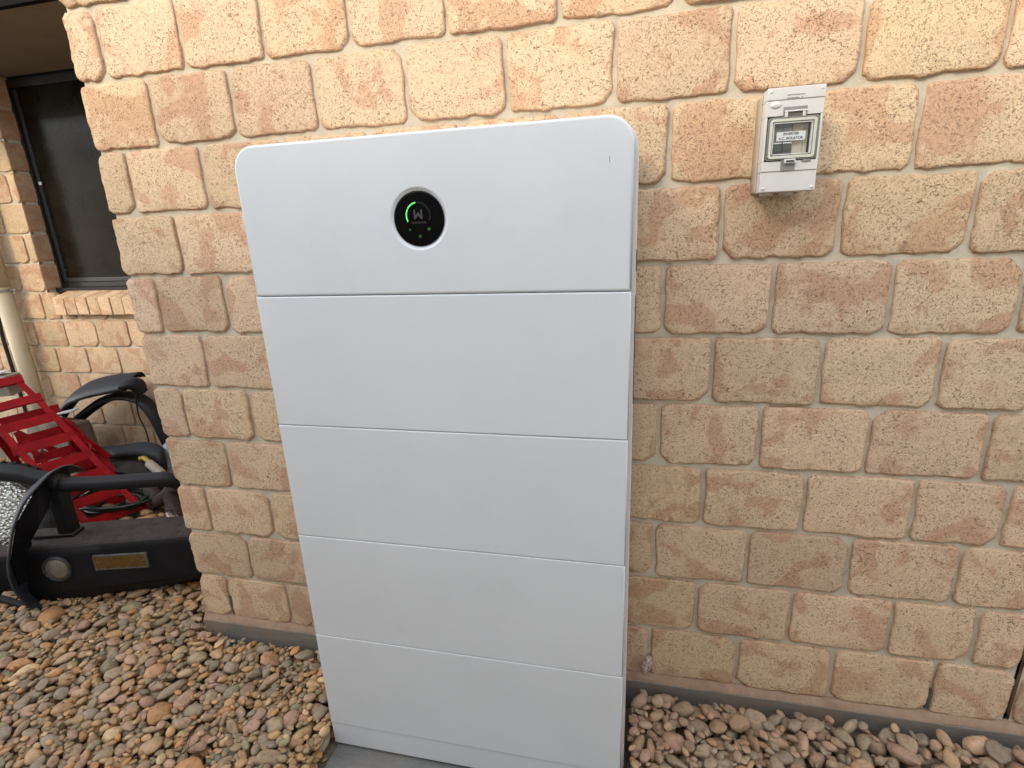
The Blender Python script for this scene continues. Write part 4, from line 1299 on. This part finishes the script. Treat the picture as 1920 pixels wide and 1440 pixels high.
tube('bright_tip', [(-2.30, 0.66, 0.105), (-2.22, 0.615, 0.10), (-2.17, 0.59, 0.085)], 0.024, M_CHROME, exh, 20)
bm = bmesh.new()
bm_box(bm, (-2.60, 0.755, 0.06), (-2.50, 0.77, 0.125), bevel=0.003)
bm_box(bm, (-2.60, 0.68, 0.058), (-2.44, 0.77, 0.066), bevel=0.002)
bm_obj('bracket', bm, M_RUST, exh)
lathe_bm = bmesh.new(); lathe(lathe_bm, [(0.020, 0), (0.020, -0.012), (0.009, -0.012), (0.009, 0)], (-2.475, 0.735, 0.105), 'y', 18)
bm_obj('flange', lathe_bm, M_RUST, exh)
# hose coil
hz = []
for i in range(200):
    a = 2 * math.pi * i / 28
    rr_ = 0.115 + 0.020 * math.sin(i * 0.31) + 0.011 * (i / 28) 
    hz.append(Vector((-2.70 + 1.15 * rr_ * math.cos(a), 0.73 + 0.8 * rr_ * math.sin(a), 0.088 + 0.009 * (i / 28) + 0.006 * math.sin(i * 0.77))))
hose = tube('garden_hose', hz, 0.0075, M_HOSE, None, 8, sm=2)
tag(hose, 'dark green garden hose coiled on the pebbles under the red ramps', 'hose')
# wheel with chequered cover
wheel = empty('spare_wheel')
tag(wheel, 'tyre with a bright chequered metal cover at the left edge behind the hoop', 'wheel')
Mw = Matrix.Translation((-2.92, 0.32, 0.21)) @ Matrix.Rotation(rad(38), 4, 'Z') @ Matrix.Rotation(rad(-38), 4, 'X')
bm = bmesh.new()
lathe(bm, [(0.175, -0.075), (0.20, -0.092), (0.235, -0.09), (0.262, -0.07), (0.27, -0.04), (0.27, 0.06), (0.25, 0.09), (0.175, 0.085)], (0, 0, 0), 'y', 72)
for v in bm.verts: v.co = Mw @ v.co
bm_obj('tyre', bm, M_TYRE, wheel, smooth=True)
bm = bmesh.new()
for k in range(72):
    a = 2 * math.pi * k / 72
    Mr = Mw @ Matrix.Rotation(a, 4, 'Y')
    bm_box(bm, (0.266, -0.066 + 0.02 * (k % 2), -0.0065), (0.2755, -0.022 + 0.02 * (k % 2), 0.0045), Mr)
    bm_box(bm, (0.266, 0.004, -0.005), (0.2755, 0.05, 0.006), Mr)
tag(bm_obj('tread_blocks', bm, M_TYRE, wheel), kind='stuff')
bm = bmesh.new()
lathe(bm, [(0.178, -0.075), (0.176, -0.088), (0.12, -0.094), (0.05, -0.096), (0.0001, -0.097)], (0, 0, 0), 'y', 72)
for v in bm.verts: v.co = Mw @ v.co
bm_obj('cover_disc', bm, M_CHECK, wheel, smooth=True)

# ------------------------------------------------------------------ river pebbles, dropped one by one on a height field
HX0, HX1, HY0, HY1, HR = -4.3, 2.2, -2.1, 1.25, 0.005
NXh, NYh = int((HX1 - HX0) / HR), int((HY1 - HY0) / HR)
Hf = np.tile(np.array([ground_z(HX0 + i * HR, 0) for i in range(NXh)], np.float32), (NYh, 1))
def blk(x0, x1, y0, y1, z):
    i0, i1 = max(0, int((x0 - HX0) / HR)), min(NXh, int((x1 - HX0) / HR) + 1)
    j0, j1 = max(0, int((y0 - HY0) / HR)), min(NYh, int((y1 - HY0) / HR) + 1)
    if i1 > i0 and j1 > j0: Hf[j0:j1, i0:i1] = z
BLOCK = 9.0
blk(CORNER - 0.01, HX1, -0.022, HY1, BLOCK)        # house
blk(-0.806, 0.012, -0.66, -0.02, BLOCK)            # paver and cabinet
# bumper body footprint
gy_, gx_ = np.mgrid[0:NYh, 0:NXh]
wx = HX0 + gx_ * HR - BO.x; wy = HY0 + gy_ * HR - BO.y
uu = wx * bub.x + wy * bub.y; vv = wx * bvb.x + wy * bvb.y
Hf[(uu > -0.9) & (uu < 0.85) & (vv > 0.10) & (vv < 0.17)] = BLOCK
def ico(sub):
    bm = bmesh.new(); bmesh.ops.create_icosphere(bm, subdivisions=sub, radius=1)
    v = np.array([x.co[:] for x in bm.verts]); f = np.array([[q.index for q in x.verts] for x in bm.faces]); bm.free()
    return v, f
V3, F3 = ico(3); V2, F2 = ico(2)
def shapes(V, count, seed):
    out = []
    rg = np.random.default_rng(seed)
    for s in range(count):
        off = Vector(rg.uniform(-50, 50, 3))
        P = np.empty_like(V)
        # a few flattening planes make broken-and-worn stones rather than eggs
        pl = rg.normal(size=(7, 3)); pl /= np.linalg.norm(pl, axis=1)[:, None]
        ds = rg.uniform(0.50, 0.95, 7)
        ang = rg.uniform(0.2, 0.8)
        for i, v in enumerate(V):
            q = v.copy()
            for nrm, dd in zip(pl, ds):
                e = q @ nrm - dd
                if e > 0: q = q - nrm * e * ang
            vv_ = Vector(v)
            d = 1 + 0.16 * mnoise.noise(vv_ * 1.3 + off) + 0.055 * mnoise.noise(vv_ * 3.6 + off)
            P[i] = q * d
        P /= np.abs(P).max(0)
        out.append(P)
    return out
SH3, SH2 = shapes(V3, 14, 1), shapes(V2, 16, 2)
PAL = np.array([(0.34, 0.235, 0.145), (0.40, 0.27, 0.155), (0.43, 0.245, 0.125), (0.30, 0.235, 0.17), (0.25, 0.21, 0.155), (0.22, 0.195, 0.155),
                (0.37, 0.25, 0.19), (0.27, 0.18, 0.115), (0.46, 0.34, 0.22), (0.25, 0.225, 0.16), (0.35, 0.22, 0.16)])
PW_L = np.array([.16, .15, .13, .12, .08, .05, .07, .10, .07, .06, .01])
PW_R = np.array([.08, .06, .03, .14, .12, .10, .17, .05, .04, .08, .13])
FW = np.array(fwd); RT = np.array(right); UPV = np.array(up); CP = np.array(CAM_POS)
def project(P):
    q = P - CP; wv = q @ FW
    return 960 + FPX * (q @ RT) / wv, 720 - FPX * (q @ UPV) / wv, wv
peb = []
def drop(n, xr, yr, smin, smean, smax, sub, cand=5, maxz=0.12, standing=0.12):
    for _ in range(n):
        L = float(np.clip(smean * math.exp(RNG.normal(0, 0.36)), smin, smax))
        a = L / 2; b = a * RNG.uniform(0.55, 0.88); c = a * RNG.uniform(0.30, 0.62)
        yaw = RNG.uniform(0, math.pi)
        tilt = RNG.normal(0, 14)
        if RNG.random() < standing: tilt = RNG.uniform(35, 75) * RNG.choice((-1, 1))
        tx, ty = rad(tilt), rad(RNG.normal(0, 12))
        Rm = np.array(Matrix.Rotation(yaw, 3, 'Z') @ Matrix.Rotation(tx, 3, 'X') @ Matrix.Rotation(ty, 3, 'Y'))
        A = Rm @ np.diag([a * a, b * b, c * c]) @ Rm.T
        hzz = math.sqrt(A[2, 2]); hx = math.sqrt(A[0, 0]); hy = math.sqrt(A[1, 1])
        ni, nj = int(hx / HR) + 1, int(hy / HR) + 1
        jj, ii = np.mgrid[-nj:nj + 1, -ni:ni + 1]
        dx, dy = ii * HR, jj * HR
        Q = np.linalg.inv(A[:2, :2])
        rr = Q[0, 0] * dx * dx + 2 * Q[0, 1] * dx * dy + Q[1, 1] * dy * dy
        m = rr < 0.95
        sh = A[2, :2] @ Q
        mid = sh[0] * dx + sh[1] * dy
        hh = math.sqrt(max(1e-9, A[2, 2] - sh @ A[:2, 2]))
        thick = hh * np.sqrt(np.clip(1 - rr, 0, 1))
        bot = (mid - thick); top = (mid + thick)
        best = None
        for _c in range(cand):
            x = RNG.uniform(*xr); y = RNG.uniform(*yr)
            i = int((x - HX0) / HR); j = int((y - HY0) / HR)
            if i - ni < 0 or j - nj < 0 or i + ni + 1 > NXh or j + nj + 1 > NYh: continue
            sub_ = Hf[j - nj:j + nj + 1, i - ni:i + ni + 1]
            h = sub_[m]
            if h.max() > 1: continue
            z = np.percentile(h - bot[m], 90) - 0.0015
            if z + hzz * 0.6 > maxz: continue
            if best is None or z < best[0]: best = (z, x, y, i, j)
        if best is None: continue
        z, x, y, i, j = best
        sub_ = Hf[j - nj:j + nj + 1, i - ni:i + ni + 1]
        np.maximum(sub_, np.where(m, z + top, -1), out=sub_)
        peb.append((x, y, z, a, b, c, Rm, sub))
# coverage: bed first, then the stones that show
drop(1300, (-4.2, 2.1), (-2.1, -0.75), 0.04, 0.070, 0.11, 2, 3, 0.085)
drop(1300, (-4.2, -1.55), (0.15, 1.22), 0.03, 0.060, 0.11, 2, 3, 0.095)
drop(1900, (-2.7, -0.80), (-0.80, 0.5), 0.02, 0.045, 0.09, 2, 4, 0.088)
drop(2500, (-2.7, -0.80), (-0.80, 0.5), 0.022, 0.049, 0.115, 3, 8, 0.108, 0.10)
drop(2600, (-2.5, -0.80), (-0.75, 0.35), 0.014, 0.024, 0.040, 2, 5, 0.108, 0.15)
drop(500, (0.0, 1.3), (-0.75, -0.02), 0.03, 0.050, 0.085, 2, 4, 0.125)
drop(600, (0.0, 1.3), (-0.60, -0.02), 0.026, 0.052, 0.095, 3, 9, 0.142, 0.3)
drop(420, (0.0, 1.3), (-0.40, -0.02), 0.014, 0.026, 0.042, 2, 5, 0.140, 0.2)
drop(240, (0.0, 0.32), (-0.40, -0.06), 0.014, 0.026, 0.04, 3, 5, 0.138, 0.2)
drop(500, (-1.35, -0.80), (-0.65, -0.06), 0.014, 0.024, 0.036, 2, 6, 0.104, 0.15)
def peb_mesh(name, items):
    VV, FF, CC = [], [], []
    base = 0
    for (x, y, z, a, b, c, Rm, sub, seed) in items:
        rg = np.random.default_rng(seed)
        S, F = (SH3, F3) if sub == 3 else (SH2, F2)
        P = S[rg.integers(len(S))] * np.array([a, b, c])
        if rg.random() < 0.5: P = P * np.array([1, 1, -1]); F = F[:, ::-1]
        P = P @ Rm.T + np.array([x, y, z])
        VV.append(P); FF.append(F + base); base += len(P)
        pw = PW_L if x < -0.4 else PW_R
        col = PAL[rg.choice(len(PAL), p=pw / pw.sum())] * np.array([1.20, 1.11, 0.92]) * rg.uniform(0.8, 1.15) * (1 + rg.normal(0, 0.018, 3))
        if x > -0.4: col = col * 0.72 + np.array([0.37, 0.28, 0.225]) * 0.28
        CC.append(np.tile(np.append(np.clip(col, 0.02, 0.8), 1.0), (len(P), 1)))
    V = np.concatenate(VV).astype(np.float32); F = np.concatenate(FF).astype(np.int32); C = np.concatenate(CC).astype(np.float32)
    me = D.meshes.new(name)
    me.vertices.add(len(V)); me.vertices.foreach_set('co', V.ravel())
    me.loops.add(F.size); me.loops.foreach_set('vertex_index', F.ravel())
    me.polygons.add(len(F)); me.polygons.foreach_set('loop_start', np.arange(0, F.size, 3, dtype=np.int32))
    me.polygons.foreach_set('use_smooth', np.ones(len(F), bool))
    at = me.attributes.new('tint', 'FLOAT_COLOR', 'POINT'); at.data.foreach_set('color', C.ravel())
    me.update(calc_edges=True)
    me.materials.append(M_PEB)
    return me
scored = []
for k, p in enumerate(peb):
    px_, py_, wv = project(np.array(p[:3]))
    ok = 0 < px_ < 1920 and 0 < py_ < 1440
    i = int((p[0] - HX0) / HR); j = int((p[1] - HY0) / HR)
    top = p[2] + 0.3 * p[5] >= Hf[j, i] - 0.012
    if 435 < px_ < 1190 and py_ < 1385 + max(0, px_ - 630) * 0.2 and px_ > 628: ok = False
    scored.append((p[3] * p[4] / wv ** 2 if (ok and top) else 0, k))
scored.sort(reverse=True)
chosen = {k for s, k in scored[:300] if s > 0}
for s, k in scored[:300]:
    if k not in chosen: continue
    p = peb[k]
    q = (0, 0, 0, *p[3:], k)
    o = link('pebble', peb_mesh('pebble', [q]), None, ground, loc=p[:3])
rest = [(*p, k) for k, p in enumerate(peb) if k not in chosen]
gv_ = link('gravel', peb_mesh('gravel', rest), None, ground)
tag(gv_, kind='stuff')
print('PEBBLES', len(peb), 'tris', sum(1280 if p[7] == 3 else 320 for p in peb))
# twigs and a few weeds at the footing
r = random.Random(12)
for (x, y, L, lab) in ((-1.45, -0.30, 0.09, 'thin dry twig lying across the left pebbles near the middle'), (-1.95, -0.12, 0.06, 'short dry twig on the pebbles in front of the bull bar'), (-1.15, -0.46, 0.07, 'dry twig stuck in the small gravel left of the cabinet foot')):
    a = r.uniform(0, 3.1)
    p0 = Vector((x, y, 0.102)); dv = Vector((math.cos(a), math.sin(a), 0.15)) * L
    t_ = tube('twig', [p0, p0 + dv * .4 + Vector((0.004, -.003, .006)), p0 + dv], 0.0013, M_TWIG, None, 6)
    tag(t_, lab, 'twig')
def weed(x, y, n, s, label):
    wd = empty('weed', (0, 0, 0)); tag(wd, label, 'weed')
    for i in range(n):
        a = r.uniform(0, 6.28); L = s * r.uniform(0.6, 1)
        bm = bmesh.new()
        d = Vector((math.cos(a), math.sin(a) * 0.6, 0)); sd_ = Vector((-d.y, d.x, 0)).normalized() if d.length else Vector((1, 0, 0))
        st = Vector((x, y, 0.085)); vs0 = []
        for q in range(6):
            f = q / 5
            c_ = st + d * L * f + Vector((0, 0, L * (0.9 * f - 0.55 * f * f)))
            wdt = L * 0.16 * math.sin(math.pi * min(1, 0.12 + f * 0.86))
            vs0.append((bm.verts.new(c_ - sd_ * wdt), bm.verts.new(c_ + Vector((0, 0, -wdt * .3))), bm.verts.new(c_ + sd_ * wdt)))
        for q in range(5):
            for z_ in range(2): bm.faces.new((vs0[q][z_], vs0[q][z_ + 1], vs0[q + 1][z_ + 1], vs0[q + 1][z_]))
        bm_obj('leaf', bm, M_GREENLEAF, wd, smooth=True)
weed(0.845, -0.05, 6, 0.030, 'small green weed among the pebbles at the footing, lower right')
weed(0.955, -0.045, 5, 0.024, 'tiny green weed right against the footing near the control joint')
weed(0.80, -0.16, 4, 0.026, 'low green weed between the right-hand pebbles away from the footing')
